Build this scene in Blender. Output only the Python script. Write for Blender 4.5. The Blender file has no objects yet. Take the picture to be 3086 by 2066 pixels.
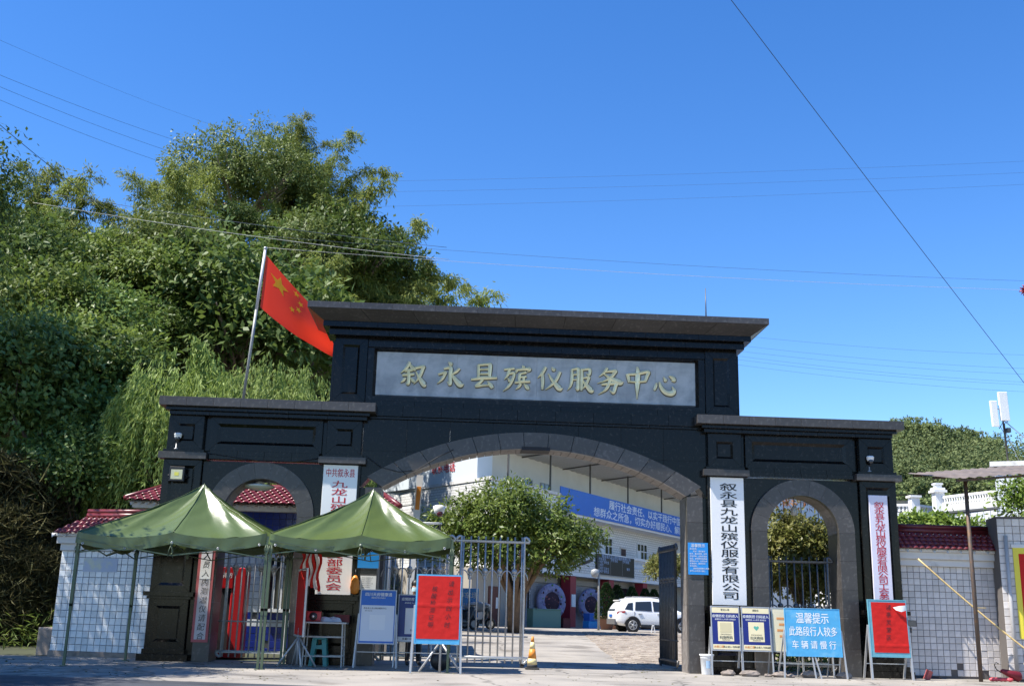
import bpy, bmesh, math, random
import numpy as np
from mathutils import Vector, Matrix
random.seed(7); RNG=np.random.default_rng(7)
SC=bpy.context.scene; COL=SC.collection
# ------------------------------------------------------------------ camera, sky, sun, exposure
CAMP=Vector((-1.8074,-25.1472,1.178))
def cam_axes(yaw,pit,rol):
    cy,sy=math.cos(yaw),math.sin(yaw)
    f=Vector((-sy*math.cos(pit),cy*math.cos(pit),math.sin(pit))); r=Vector((cy,sy,0)); u=r.cross(f)
    return math.cos(rol)*r+math.sin(rol)*u, math.cos(rol)*u-math.sin(rol)*r, f
CR,CU,CF=cam_axes(math.radians(-2.67595),math.radians(14.29137),math.radians(1.49192))
cam=bpy.data.cameras.new('camera'); camo=bpy.data.objects.new('camera',cam); COL.objects.link(camo)
cam.sensor_width=36; cam.lens=36*3216.6/3086; cam.clip_start=.1; cam.clip_end=3000
camo.matrix_world=Matrix(((CR.x,CU.x,-CF.x,CAMP.x),(CR.y,CU.y,-CF.y,CAMP.y),(CR.z,CU.z,-CF.z,CAMP.z),(0,0,0,1)))
SC.camera=camo
w=bpy.data.worlds.new('World'); SC.world=w; w.use_nodes=True
wn=w.node_tree.nodes; wl=w.node_tree.links
sky=wn.new('ShaderNodeTexSky'); sky.sky_type='NISHITA'; sky.sun_disc=False
sky.sun_elevation=math.radians(56.6); sky.sun_rotation=math.radians(247.7)
sky.air_density=1.0; sky.dust_density=0.05; sky.ozone_density=3.0; sky.altitude=300
shs=wn.new('ShaderNodeHueSaturation'); shs.inputs['Saturation'].default_value=1.30; shs.inputs['Hue'].default_value=.509; wl.new(sky.outputs[0],shs.inputs['Color'])
wl.new(shs.outputs[0],wn['Background'].inputs[0]); wn['Background'].inputs[1].default_value=0.125
sun=bpy.data.lights.new('sun','SUN'); suno=bpy.data.objects.new('sun',sun); COL.objects.link(suno)
sun.energy=5.0; sun.angle=math.radians(.5); sun.color=(1,.955,.88)
SUND=Vector((.61,.185,-1)).normalized()
suno.rotation_euler=SUND.to_track_quat('-Z','Y').to_euler(); suno.location=(-40,-20,60)
SC.view_settings.view_transform='Standard'; SC.view_settings.look='None'; SC.view_settings.exposure=.97; SC.view_settings.gamma=1
SC.render.engine='CYCLES'; SC.cycles.use_denoising=True
SC.cycles.max_bounces=6; SC.cycles.transparent_max_bounces=8; SC.cycles.diffuse_bounces=3

# ------------------------------------------------------------------ helpers
def ray(px,py): return CF+(px-1543)/3216.6*CR-(py-1033)/3216.6*CU
def aY(px,py,Y):
    d=ray(px,py); return CAMP+d*((Y-CAMP.y)/d.y)
def aV(x,y,Y): return aY(x*1.31768,y*1.31768,Y)
_M={}
def mat(name,col,rough=.6,metal=0,var=0,vs=6,spec=.5,bump=0,bs=30,col2=None,c2s=4,c2t=(.45,.6),rnd=0,transl=0,coat=0,det=4,emit=0):
    if name in _M: return _M[name]
    m=bpy.data.materials.new(name); m.use_nodes=True; nt=m.node_tree; N=nt.nodes; L=nt.links
    b=N['Principled BSDF']; b.inputs['Roughness'].default_value=rough; b.inputs['Metallic'].default_value=metal
    b.inputs['Specular IOR Level'].default_value=spec
    if coat: b.inputs['Coat Weight'].default_value=coat; b.inputs['Coat Roughness'].default_value=.05
    src=None
    tc=N.new('ShaderNodeTexCoord')
    def noise(s,d=4):
        n=N.new('ShaderNodeTexNoise'); n.inputs['Scale'].default_value=s; n.inputs['Detail'].default_value=d
        L.new(tc.outputs['Object'],n.inputs['Vector']); return n
    c4=tuple(col)+(1,)
    rgb=N.new('ShaderNodeRGB'); rgb.outputs[0].default_value=c4; src=rgb.outputs[0]
    if col2:
        n=noise(c2s,det); r=N.new('ShaderNodeValToRGB'); r.color_ramp.elements[0].position=c2t[0]; r.color_ramp.elements[1].position=c2t[1]
        L.new(n.outputs[0],r.inputs[0]); mx=N.new('ShaderNodeMix'); mx.data_type='RGBA'
        L.new(r.outputs[0],mx.inputs[0]); L.new(src,mx.inputs[6]); mx.inputs[7].default_value=tuple(col2)+(1,); src=mx.outputs[2]
    if var or rnd:
        hs=N.new('ShaderNodeHueSaturation'); L.new(src,hs.inputs['Color']); v=None
        if var:
            n=noise(vs); mr=N.new('ShaderNodeMapRange'); mr.inputs[1].default_value=.25; mr.inputs[2].default_value=.75
            mr.inputs[3].default_value=1-var; mr.inputs[4].default_value=1+var; L.new(n.outputs[0],mr.inputs[0]); v=mr.outputs[0]
        if rnd:
            oi=N.new('ShaderNodeObjectInfo'); mr=N.new('ShaderNodeMapRange'); mr.inputs[3].default_value=1-rnd; mr.inputs[4].default_value=1+rnd
            L.new(oi.outputs['Random'],mr.inputs[0])
            if v is not None:
                mu=N.new('ShaderNodeMath'); mu.operation='MULTIPLY'; L.new(v,mu.inputs[0]); L.new(mr.outputs[0],mu.inputs[1]); v=mu.outputs[0]
            else: v=mr.outputs[0]
        L.new(v,hs.inputs['Value']); src=hs.outputs[0]
    L.new(src,b.inputs['Base Color'])
    if emit: L.new(src,b.inputs['Emission Color']); b.inputs['Emission Strength'].default_value=emit
    if bump:
        n=noise(bs,6); bp=N.new('ShaderNodeBump'); bp.inputs['Strength'].default_value=bump; bp.inputs['Distance'].default_value=.02
        L.new(n.outputs[0],bp.inputs['Height']); L.new(bp.outputs[0],b.inputs['Normal'])
    if transl:
        tr=N.new('ShaderNodeBsdfTranslucent'); L.new(src,tr.inputs[0]); ms=N.new('ShaderNodeMixShader'); ms.inputs[0].default_value=transl
        L.new(b.outputs[0],ms.inputs[1]); L.new(tr.outputs[0],ms.inputs[2]); L.new(ms.outputs[0],N['Material Output'].inputs[0])
    _M[name]=m; return m
def leafmat(name,c1,c2,rough=.45,transl=.3):
    """leaf colours vary per leaf through a face-corner 'tone' attribute"""
    if name in _M: return _M[name]
    m=bpy.data.materials.new(name); m.use_nodes=True; nt=m.node_tree; N=nt.nodes; L=nt.links; b=N['Principled BSDF']
    at=N.new('ShaderNodeAttribute'); at.attribute_name='tone'
    mx=N.new('ShaderNodeMix'); mx.data_type='RGBA'; L.new(at.outputs['Fac'],mx.inputs[0])
    mx.inputs[6].default_value=tuple(c1)+(1,); mx.inputs[7].default_value=tuple(c2)+(1,)
    oi=N.new('ShaderNodeObjectInfo'); mr=N.new('ShaderNodeMapRange'); mr.inputs[3].default_value=.8; mr.inputs[4].default_value=1.2; L.new(oi.outputs['Random'],mr.inputs[0])
    hs=N.new('ShaderNodeHueSaturation'); L.new(mx.outputs[2],hs.inputs['Color']); L.new(mr.outputs[0],hs.inputs['Value'])
    L.new(hs.outputs[0],b.inputs['Base Color']); b.inputs['Roughness'].default_value=rough+.08; b.inputs['Specular IOR Level'].default_value=.32
    tr=N.new('ShaderNodeBsdfTranslucent'); L.new(hs.outputs[0],tr.inputs[0]); ms=N.new('ShaderNodeMixShader'); ms.inputs[0].default_value=transl
    L.new(b.outputs[0],ms.inputs[1]); L.new(tr.outputs[0],ms.inputs[2]); L.new(ms.outputs[0],N['Material Output'].inputs[0])
    _M[name]=m; return m
def thing(name,label,cat,loc=(0,0,0),rz=0,group=None):
    o=bpy.data.objects.new(name,None); COL.objects.link(o); o.location=loc; o.rotation_euler=(0,0,rz); o.empty_display_size=.2
    return tag(o,label,cat,group)
def tag(o,label,cat,group=None):
    o['label']=label; o['category']=cat
    if group: o['group']=group
    return o
def link(name,me,m,parent=None,loc=None,rot=None,label=None):
    o=bpy.data.objects.new(name,me); COL.objects.link(o)
    if m is not None and not me.materials: me.materials.append(m)
    if parent is not None: o.parent=parent
    if loc is not None: o.location=loc
    if rot is not None: o.rotation_euler=rot
    if label: o['label']=label
    return o
def dup(o,loc=None,rz=None,label=None,parent=None):
    c=o.copy(); COL.objects.link(c)
    if parent is not None: c.parent=parent
    if loc is not None: c.location=loc
    if rz is not None: c.rotation_euler=(0,0,rz)
    if label: c['label']=label
    for ch in list(o.children): dup(ch,parent=c)
    return c
class MB:
    def __init__(s): s.v=[]; s.f=[]; s.mi=[]; s.sm=[]; s.m=0; s.smooth=False
    def add(s,vs,fs):
        n=len(s.v); s.v+= [tuple(v) for v in vs]; s.f+=[tuple(i+n for i in f) for f in fs]; s.mi+=[s.m]*len(fs); s.sm+=[s.smooth]*len(fs); return s
    def box(s,x0,x1,y0,y1,z0,z1,ch=0):
        if ch<=0:
            return s.add([(x0,y0,z0),(x1,y0,z0),(x1,y1,z0),(x0,y1,z0),(x0,y0,z1),(x1,y0,z1),(x1,y1,z1),(x0,y1,z1)],
             [(0,3,2,1),(4,5,6,7),(0,1,5,4),(1,2,6,5),(2,3,7,6),(3,0,4,7)])
        # chamfered front/back edges : inset front face (y0)
        c=ch
        vs=[(x0,y0+c,z0),(x1,y0+c,z0),(x1,y0+c,z1),(x0,y0+c,z1),(x0+c,y0,z0+c),(x1-c,y0,z0+c),(x1-c,y0,z1-c),(x0+c,y0,z1-c),
            (x0,y1,z0),(x1,y1,z0),(x1,y1,z1),(x0,y1,z1)]
        return s.add(vs,[(4,5,6,7),(0,1,5,4),(1,2,6,5),(2,3,7,6),(3,0,4,7),(0,8,9,1),(1,9,10,2),(2,10,11,3),(3,11,8,0),(8,11,10,9)])
    def cbox(s,c,d,ch=0): return s.box(c[0]-d[0]/2,c[0]+d[0]/2,c[1]-d[1]/2,c[1]+d[1]/2,c[2]-d[2]/2,c[2]+d[2]/2,ch)
    def prism(s,poly,y0,y1):
        """poly: (x,z) ccw seen from -y"""
        n=len(poly); vs=[(p[0],y0,p[1]) for p in poly]+[(p[0],y1,p[1]) for p in poly]
        fs=[tuple(range(n)),tuple(range(2*n-1,n-1,-1))]+[(i,i+n,(i+1)%n+n,(i+1)%n) for i in range(n)]
        return s.add(vs,fs)
    def tube(s,pts,r,n=8,cap=True,close=False):
        pts=[Vector(p) for p in pts]; k=len(pts); rs=r if isinstance(r,(list,tuple)) else [r]*k
        vs=[]; a=None
        for i,p in enumerate(pts):
            if close: t=(pts[(i+1)%k]-pts[i-1])
            else: t=(pts[min(i+1,k-1)]-pts[max(i-1,0)])
            t.normalize()
            if a is None:
                a=t.orthogonal().normalized()
            else:
                a=(a-t*a.dot(t)); a=a.normalized() if a.length>1e-6 else t.orthogonal().normalized()
            b=t.cross(a)
            for j in range(n):
                th=2*math.pi*j/n; vs.append(p+(a*math.cos(th)+b*math.sin(th))*rs[i])
        fs=[]
        for i in range(k if close else k-1):
            i2=(i+1)%k
            for j in range(n): fs.append((i*n+j,i*n+(j+1)%n,i2*n+(j+1)%n,i2*n+j))
        if cap and not close: fs+= [tuple(range(n-1,-1,-1)),tuple((k-1)*n+j for j in range(n))]
        sm=s.smooth; s.smooth=True; s.add(vs,fs); s.smooth=sm; return s
    def lathe(s,prof,c=(0,0,0),n=16,axis='z'):
        vs=[]; 
        for r,h in prof:
            for j in range(n):
                th=2*math.pi*j/n; x,y=r*math.cos(th),r*math.sin(th)
                vs.append((c[0]+x,c[1]+y,c[2]+h) if axis=='z' else ((c[0]+x,c[1]-h,c[2]+y) if axis=='y' else (c[0]+h,c[1]+x,c[2]+y)))
        fs=[]
        for i in range(len(prof)-1):
            for j in range(n): fs.append((i*n+j,i*n+(j+1)%n,(i+1)*n+(j+1)%n,(i+1)*n+j))
        sm=s.smooth; s.smooth=True; s.add(vs,fs); s.smooth=sm
        for idx,flip in ((0,True),(len(prof)-1,False)):
            if prof[idx][0]>1e-4:
                f=[idx*n+j for j in range(n)]; base=len(s.v)-len(vs)
                s.f.append(tuple(base+i for i in (f[::-1] if flip else f))); s.mi.append(s.m); s.sm.append(False)
        return s
    def ball(s,c,r,n=12,sq=(1,1,1)):
        m=max(4,n//2); vs=[]; 
        for i in range(m+1):
            ph=-math.pi/2+math.pi*i/m
            for j in range(n):
                th=2*math.pi*j/n; vs.append((c[0]+r*sq[0]*math.cos(ph)*math.cos(th),c[1]+r*sq[1]*math.cos(ph)*math.sin(th),c[2]+r*sq[2]*math.sin(ph)))
        fs=[(i*n+j,i*n+(j+1)%n,(i+1)*n+(j+1)%n,(i+1)*n+j) for i in range(m) for j in range(n)]
        sm=s.smooth; s.smooth=True; s.add(vs,fs); s.smooth=sm; return s
    def bar(s,p,q,wd,dp=None):
        """square section bar"""
        p=Vector(p);q=Vector(q); t=(q-p).normalized(); dp=dp or wd
        ref=Vector((0,1,0)) if abs(t.y)<.9 else Vector((1,0,0))
        a=t.cross(ref).normalized()*wd/2; b=t.cross(a).normalized()*dp/2
        vs=[p-a-b,p+a-b,p+a+b,p-a+b,q-a-b,q+a-b,q+a+b,q-a+b]
        return s.add(vs,[(0,3,2,1),(4,5,6,7),(0,1,5,4),(1,2,6,5),(2,3,7,6),(3,0,4,7)])
    def mesh(s,name,mats):
        me=bpy.data.meshes.new(name); me.from_pydata(s.v,[],s.f)
        for m in (mats if isinstance(mats,(list,tuple)) else [mats]): me.materials.append(m)
        me.polygons.foreach_set('material_index',s.mi); me.polygons.foreach_set('use_smooth',s.sm)
        me.update()
        bm=bmesh.new(); bm.from_mesh(me); bmesh.ops.recalc_face_normals(bm,faces=bm.faces); bm.to_mesh(me); bm.free()
        return me
    def build(s,name,mats,parent=None,loc=None,rot=None,label=None):
        return link(name,s.mesh(name,mats),None,parent,loc,rot,label)
def text_mesh(body,size=1,extrude=0,bold=0,**k):
    """flat lettering; weight comes from slightly shifted copies of the outline"""
    me=text_mesh0(body,size,**k)
    if bold<=0: return me
    n=len(me.vertices); a=np.empty(n*3,np.float32); me.vertices.foreach_get('co',a); a=a.reshape(-1,3); fs=[tuple(p.vertices) for p in me.polygons]; d=bold*size*.8
    V=[];F=[]
    for q,(dx,dz) in enumerate(((-d,-d*.6),(d,-d*.6),(d,d*.6),(-d,d*.6))):
        c=a.copy(); c[:,0]+=dx; c[:,2]+=dz; c[:,1]-=.0003*q; V+=[tuple(map(float,v)) for v in c]; F+=[tuple(i+q*n for i in f) for f in fs]
    me.clear_geometry(); me.from_pydata(V,[],F); me.update(); return me
def text_mesh0(body,size=1,extrude=0,bold=0,align='CENTER',line=1.0,sx=1,sy=1,shear=0,tight=1):
    cu=bpy.data.curves.new('lettering','FONT'); cu.body=body; cu.size=size; cu.extrude=extrude; cu.offset=0
    cu.align_x=align; cu.align_y='CENTER'; cu.space_line=line; cu.shear=shear; cu.space_character=tight; cu.resolution_u=2
    o=bpy.data.objects.new('lettering',cu); COL.objects.link(o); bpy.context.view_layer.update()
    me=bpy.data.meshes.new_from_object(o); bpy.data.objects.remove(o); bpy.data.curves.remove(cu)
    n=len(me.vertices); a=np.empty(n*3,np.float32); me.vertices.foreach_get('co',a); a=a.reshape(-1,3)
    b=np.empty_like(a); b[:,0]=a[:,0]*sx; b[:,1]=-a[:,2]; b[:,2]=a[:,1]*sy   # stand upright, facing -Y
    me.vertices.foreach_set('co',b.ravel()); me.update(); me.materials.clear(); return me
def text(body,size,m,parent,loc,name='lettering',rot=None,**k):
    me=text_mesh(body,size,**k); me.materials.append(m); return link(name,me,None,parent,loc,rot)
def vtext(body,size,m,parent,loc,pitch,name='lettering',sx=1,sy=1,bold=0,shear=0):
    """one character below the other, joined into one printed lettering"""
    vs=[];fs=[]
    for i,ch in enumerate(body):
        if ch==' ': continue
        me=text_mesh(ch,size,bold=bold,sx=sx,sy=sy,shear=shear); n=len(vs)
        vs+=[(v.co.x,v.co.y,v.co.z-i*pitch) for v in me.vertices]; fs+=[tuple(x+n for x in p.vertices) for p in me.polygons]
        bpy.data.meshes.remove(me)
    me=bpy.data.meshes.new(name); me.from_pydata(vs,[],fs); me.materials.append(m); me.update()
    return link(name,me,None,parent,loc)

# ------------------------------------------------------------------ materials
GRAN=mat('dark_granite',(.0060,.0052,.0048),rough=.17,spec=.24,col2=(.034,.030,.027),c2s=13,c2t=(.57,.76),det=9,rnd=.30,var=.15,vs=1.3,bump=.02,bs=60)
GRANB=mat('sunlit_granite',(.060,.054,.051),rough=.3,spec=.4,col2=(.12,.11,.102),c2s=13,c2t=(.54,.76),det=9,rnd=.16,var=.15,vs=1.5,bump=.03,bs=60)  # lighter copy of the dark granite; sun on the fascias is in the colour
JOINT=mat('joint_mortar',(.05,.045,.04),rough=.9)
SOFF=mat('bounce_lit_soffit',(.15,.13,.115),rough=.55,col2=(.22,.2,.18),c2s=10,c2t=(.4,.7),det=8,rnd=.15)  # paler than the granite: light bounced off the ground is in the colour
MARB=mat('grey_marble',(.46,.47,.46),rough=.4,spec=.3,col2=(.30,.315,.315),c2s=2.2,c2t=(.45,.62),det=12,var=.12,vs=4)
GOLD=mat('gilt_metal',(.92,.84,.52),rough=.28,metal=.15,var=.15,vs=8)
STEEL=mat('stainless_steel',(.40,.40,.39),rough=.32,metal=.45,var=.15,vs=12)
DSTEEL=mat('dark_steel',(.12,.115,.11),rough=.45,metal=.6,var=.2,vs=12)
ALU=mat('aluminium',(.42,.42,.42),rough=.4,metal=.35,var=.1)
GSTEEL=mat('grey_paint_steel',(.33,.33,.31),rough=.5,metal=.2,var=.2,vs=15)
RUST=mat('rusty_steel',(.10,.075,.06),rough=.65,metal=.3,col2=(.16,.09,.05),c2s=12,c2t=(.5,.7))
WHITE=mat('white_paint',(.78,.78,.76),rough=.4,var=.04)
SIGNW=mat('white_sign_face',(.82,.80,.77),rough=.28,var=.03,vs=1)
SIGNP=mat('pale_lilac_sign_face',(.70,.66,.74),rough=.35,var=.03)
BLACKI=mat('black_ink',(.008,.008,.009),rough=.4)
REDI=mat('red_ink',(.50,.012,.025),rough=.4)
PAPER=mat('white_paper',(.78,.77,.74),rough=.8,var=.04)
CREAM=mat('cream_paper',(.78,.68,.42),rough=.6,var=.05)
BLUE=mat('blue_print',(.02,.12,.48),rough=.35,var=.06)
NAVY=mat('navy_print',(.012,.018,.16),rough=.3,var=.08)
CYAN=mat('sky_blue_paint',(.07,.34,.58),rough=.5,col2=(.16,.42,.60),c2s=5,c2t=(.5,.75),var=.08)
CYANB=mat('bright_blue_print',(.02,.27,.68),rough=.35)
REDC=mat('red_cloth',(.52,.014,.010),rough=.6,spec=.25,var=.08,vs=5,bump=.25,bs=9)
TEALF=mat('teal_trim',(.13,.35,.42),rough=.6,var=.15)
ORANGE=mat('orange_plastic',(.72,.25,.03),rough=.5,var=.15,vs=9)
BLK=mat('black_plastic',(.015,.015,.017),rough=.45)
DARK=mat('dark_interior',(.012,.012,.014),rough=.7)
TILEW=mat('white_ceramic_tile',(.66,.68,.69),rough=.22,rnd=.13,var=.12,vs=9)
TILEG=mat('beige_ceramic_tile',(.60,.56,.53),rough=.3,rnd=.13,var=.12,vs=9)
TILEB=mat('blue_ceramic_tile',(.015,.03,.20),rough=.22,rnd=.15)
GROUT=mat('dark_grout',(.07,.07,.075),rough=.9)
GROUTL=mat('brown_grout',(.12,.105,.095),rough=.9)
RTILE=mat('red_glazed_tile',(.15,.021,.026),rough=.36,rnd=.22,var=.2,vs=14)
STUCCO=mat('white_plaster',(.62,.61,.59),rough=.8,col2=(.36,.34,.31),c2s=2.5,c2t=(.58,.8),det=8)
CONC=mat('pale_concrete',(.315,.285,.245),rough=.85,col2=(.20,.185,.165),c2s=.55,c2t=(.40,.72),det=12,bump=.3,bs=22,var=.16,vs=40)
DCONC=mat('dark_kerb_stone',(.10,.097,.092),rough=.75,var=.2,vs=4,bump=.2,bs=25)
ASPH=mat('asphalt',(.042,.047,.058),rough=.8,col2=(.06,.063,.07),c2s=1.5,c2t=(.4,.7),det=8,bump=.25,bs=90)  # bluish dark tone carries the shade lying on the road
STONE=mat('rubble_stone',(.24,.20,.17),rough=.9,var=.3,vs=7,bump=.5,bs=10)
GREENC=mat('green_canopy',(.080,.112,.033),rough=.28,spec=.6,var=.10,vs=1.5,transl=.02,bump=.30,bs=3.5)
GREENP=mat('green_tent_steel',(.085,.115,.065),rough=.45,metal=.2,var=.12)
GLASS=mat('window_glass',(.02,.025,.03),rough=.08,spec=.8)
BARK=mat('bark',(.13,.095,.065),rough=.9,var=.35,vs=9,bump=.5,bs=14)
SOIL=mat('hill_soil',(.045,.05,.022),rough=1,var=.4,vs=.6)

def worn_paving(m,scale,dark):
    """cracks and old stains in the concrete"""
    nt=m.node_tree; N=nt.nodes; L=nt.links; b=N['Principled BSDF']; src=b.inputs['Base Color'].links[0].from_socket
    tc=N.new('ShaderNodeTexCoord'); nz=N.new('ShaderNodeTexNoise'); nz.inputs['Scale'].default_value=1.3; nz.inputs['Detail'].default_value=6; L.new(tc.outputs['Object'],nz.inputs['Vector'])
    vm=N.new('ShaderNodeVectorMath'); vm.operation='MULTIPLY_ADD'; vm.inputs[1].default_value=(.9,.9,.9); L.new(nz.outputs['Color'],vm.inputs[0]); L.new(tc.outputs['Object'],vm.inputs[2])
    vo=N.new('ShaderNodeTexVoronoi'); vo.feature='DISTANCE_TO_EDGE'; vo.inputs['Scale'].default_value=scale; L.new(vm.outputs[0],vo.inputs['Vector'])
    r=N.new('ShaderNodeValToRGB'); r.color_ramp.elements[0].position=0; r.color_ramp.elements[0].color=(dark,dark,dark,1); r.color_ramp.elements[1].position=.012; L.new(vo.outputs['Distance'],r.inputs[0])
    n2=N.new('ShaderNodeTexNoise'); n2.inputs['Scale'].default_value=.75; n2.inputs['Detail'].default_value=7; n2.inputs['Distortion'].default_value=.6; L.new(tc.outputs['Object'],n2.inputs['Vector'])
    r2=N.new('ShaderNodeValToRGB'); r2.color_ramp.elements[0].position=.28; r2.color_ramp.elements[0].color=(.52,.5,.48,1); r2.color_ramp.elements[1].position=.46; L.new(n2.outputs[0],r2.inputs[0])
    m1=N.new('ShaderNodeMix'); m1.data_type='RGBA'; m1.blend_type='MULTIPLY'; m1.inputs[0].default_value=1; L.new(src,m1.inputs[6]); L.new(r.outputs[0],m1.inputs[7])
    m2=N.new('ShaderNodeMix'); m2.data_type='RGBA'; m2.blend_type='MULTIPLY'; m2.inputs[0].default_value=1; L.new(m1.outputs[2],m2.inputs[6]); L.new(r2.outputs[0],m2.inputs[7]); L.new(m2.outputs[2],b.inputs['Base Color'])
worn_paving(CONC,.22,.35); worn_paving(ASPH,.3,.5)
# ------------------------------------------------------------------ terrain and paving
def court_z(y): return .55*float(np.clip((y-1)/21,0,1))
def sst(t):
    t=np.clip(t,0,1); return t*t*(3-2*t)
def hgt(X,Y):
    X=np.asarray(X,float); Y=np.asarray(Y,float)
    court=.55*np.clip((Y-1)/21,0,1)
    hill=np.minimum(np.clip(.64*(Y-7.5-np.maximum(0,X+16)*3.0),0,40),12.5+14*sst((X+21)/5))
    far=21.5*sst((Y-75)/75)*sst((X-46)/26)*(1-.22*sst((X-84)/16))
    return np.maximum(np.maximum(court,hill*1.0),far)
xs=np.unique(np.concatenate([np.linspace(-420,-60,14),np.linspace(-60,40,76),np.linspace(40,420,40)]))
ys=np.unique(np.concatenate([np.linspace(-80,-10,6),np.linspace(-10,70,62),np.linspace(70,500,60)]))
GX,GY=np.meshgrid(xs,ys); GZ=hgt(GX,GY)-.04
GZ+=np.where(GZ>2,.5*np.sin(GX*.7)*np.cos(GY*.55),0)
nv=[(float(a),float(b),float(c)) for a,b,c in zip(GX.ravel(),GY.ravel(),GZ.ravel())]; nx=len(xs)
nf=[(j*nx+i,j*nx+i+1,(j+1)*nx+i+1,(j+1)*nx+i) for j in range(len(ys)-1) for i in range(nx-1)]
me=bpy.data.meshes.new('ground'); me.from_pydata(nv,[],nf); me.polygons.foreach_set('use_smooth',[True]*len(nf))
g=link('ground',me,SOIL); g['kind']='structure'
def sheet(name,poly,m,z=None,dz=0,sub=1):
    """a sheet over polygon rows [(x0,x1,y),...] that follows the terrain"""
    vs=[];fs=[]
    for i,(x0,x1,y) in enumerate(poly):
        for k in range(9):
            x=x0+(x1-x0)*k/8; zz=(z if z is not None else float(court_z(y)))+dz; vs.append((x,y,zz))
    for i in range(len(poly)-1):
        for k in range(8): a=i*9+k; fs.append((a,a+1,a+10,a+9))
    me=bpy.data.meshes.new(name); me.from_pydata(vs,[],fs); o=link(name,me,m); o['kind']='structure'; return o
sheet('forecourt_pavement',[(-45,45,y) for y in (-7.2,-4,-1,1.0)],CONC,z=0)
# asphalt road in front with shade put into its colour, edge slightly askew
vs=[(-120,-60,.004),(120,-60,.004),(120,-9.6,.004),(4,-7.7,.004),(-4.2,-7.02,.004),(-8.7,-6.25,.004),(-30,-4.2,.004),(-120,2,.004)]
me=bpy.data.meshes.new('road'); me.from_pydata(vs,[],[tuple(range(8))]); o=link('asphalt_road',me,ASPH); o['kind']='structure'
rows=[1.0]+list(np.linspace(1.3,22,12))+[30,45,70]
sheet('driveway',[(-4.4,2.4+1.4*min(1,(y-1)/21)+ (20 if y>22.5 else 0),y) for y in rows],CONC,dz=.004)
def paver_strip():
    b=MB(); y=1.35
    while y<22.3:
        z=float(court_z(y+.12)); x=2.42+1.4*min(1,(y-1)/21)+random.uniform(-.16,0)
        while x<8.3:
            h=random.uniform(.006,.026); t=random.uniform(-.004,.004)
            b.add([(x+.006,y+.006,z+h),(x+.234,y+.006,z+h+t),(x+.234,y+.234,z+h+t+.006),(x+.006,y+.234,z+h+.006),(x,y,z-.02),(x+.24,y,z-.02),(x+.24,y+.24,z-.02),(x,y+.24,z-.02)],
                  [(0,1,2,3),(4,5,1,0),(5,6,2,1),(6,7,3,2),(7,4,0,3)]); x+=.246
        y+=.246
    return b
PAV=mat('buff_paver',(.36,.31,.25),rough=.85,col2=(.25,.20,.16),c2s=3,c2t=(.4,.62),var=.2,vs=14)
o=paver_strip().build('brick_paving',PAV); o['kind']='stuff'
rows=[1.0]+list(np.linspace(1.3,22.3,12))
sheet('paving_bed',[(2.3+1.4*min(1,(y-1)/21),9,y) for y in rows],mat('paving_sand',(.16,.14,.11),rough=1),dz=-.012)
sheet('courtyard_pavement',[(-5,40,y) for y in (22.3,40,60,75)],CONC,dz=-.002)

# ------------------------------------------------------------------ memorial gate
gate=thing('memorial_gate','wide dark granite gateway with three arches and a grey marble name panel','gate')
_sl={}
def slab(parent,x0,x1,y0,y1,z0,z1,m=GRAN,name='slab',ch=.003,gap=.0014):
    d=(round(x1-x0-2*gap,3),round(y1-y0,3),round(z1-z0-2*gap,3),m.name,ch)
    if d not in _sl:
        b=MB(); b.box(-d[0]/2,d[0]/2,0,d[1],-d[2]/2,d[2]/2,ch); _sl[d]=b.mesh(name,m)
    return link(name,_sl[d],None,parent,((x0+x1)/2,y0,(z0+z1)/2))
def slabs(parent,x0,x1,y0,y1,z0,z1,nx,nz=1,m=GRAN):
    for i in range(nx):
        for k in range(nz):
            slab(parent,x0+(x1-x0)*i/nx,x0+(x1-x0)*(i+1)/nx,y0,y1,z0+(z1-z0)*k/nz,z0+(z1-z0)*(k+1)/nz,m)
def moulded(cx,w,z0,z1,yf,bd,bv=.05,dp=.07,m=GRAN,split=0):
    """framed panel: four mitred border slabs, a sloped bevel and a sunk field"""
    b=MB(); x0,x1=cx-w/2,cx+w/2
    o=[(x0,z0),(x1,z0),(x1,z1),(x0,z1)]; i=[(x0+bd,z0+bd),(x1-bd,z0+bd),(x1-bd,z1-bd),(x0+bd,z1-bd)]
    j=[(p[0]+(bv if k in(0,3) else -bv),p[1]+(bv if k in (0,1) else -bv)) for k,p in enumerate(i)]
    for k in range(4):
        k2=(k+1)%4; e=.004
        d=Vector((o[k2][0]-o[k][0],o[k2][1]-o[k][1])).normalized()*e
        q=[(o[k][0]+d.x,o[k][1]+d.y),(o[k2][0]-d.x,o[k2][1]-d.y),(i[k2][0]-d.x,i[k2][1]-d.y),(i[k][0]+d.x,i[k][1]+d.y)]
        n=len(b.v); b.add([(p[0],yf,p[1]) for p in q]+[(p[0],yf+.03,p[1]) for p in q],[(0,1,2,3),(0,4,5,1),(1,5,6,2),(2,6,7,3),(3,7,4,0)])
        b.add([(i[k][0],yf+.003,i[k][1]),(i[k2][0],yf+.003,i[k2][1]),(j[k2][0],yf+dp,j[k2][1]),(j[k][0],yf+dp,j[k][1])],[(0,1,2,3)])
    b.add([(p[0],yf+dp+.001,p[1]) for p in j],[(0,1,2,3)])
    b.m=1; b.box(x0+.01,x1-.01,yf+dp+.01,yf+dp+.02,z0+.01,z1-.01)
    b.box(x0+.002,x1-.002,yf+.02,yf+.026,z0+.002,z0+bd*.9); b.box(x0+.002,x1-.002,yf+.02,yf+.026,z1-bd*.9,z1-.002)
    return b.mesh('moulded_panel',[m,JOINT])
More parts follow.
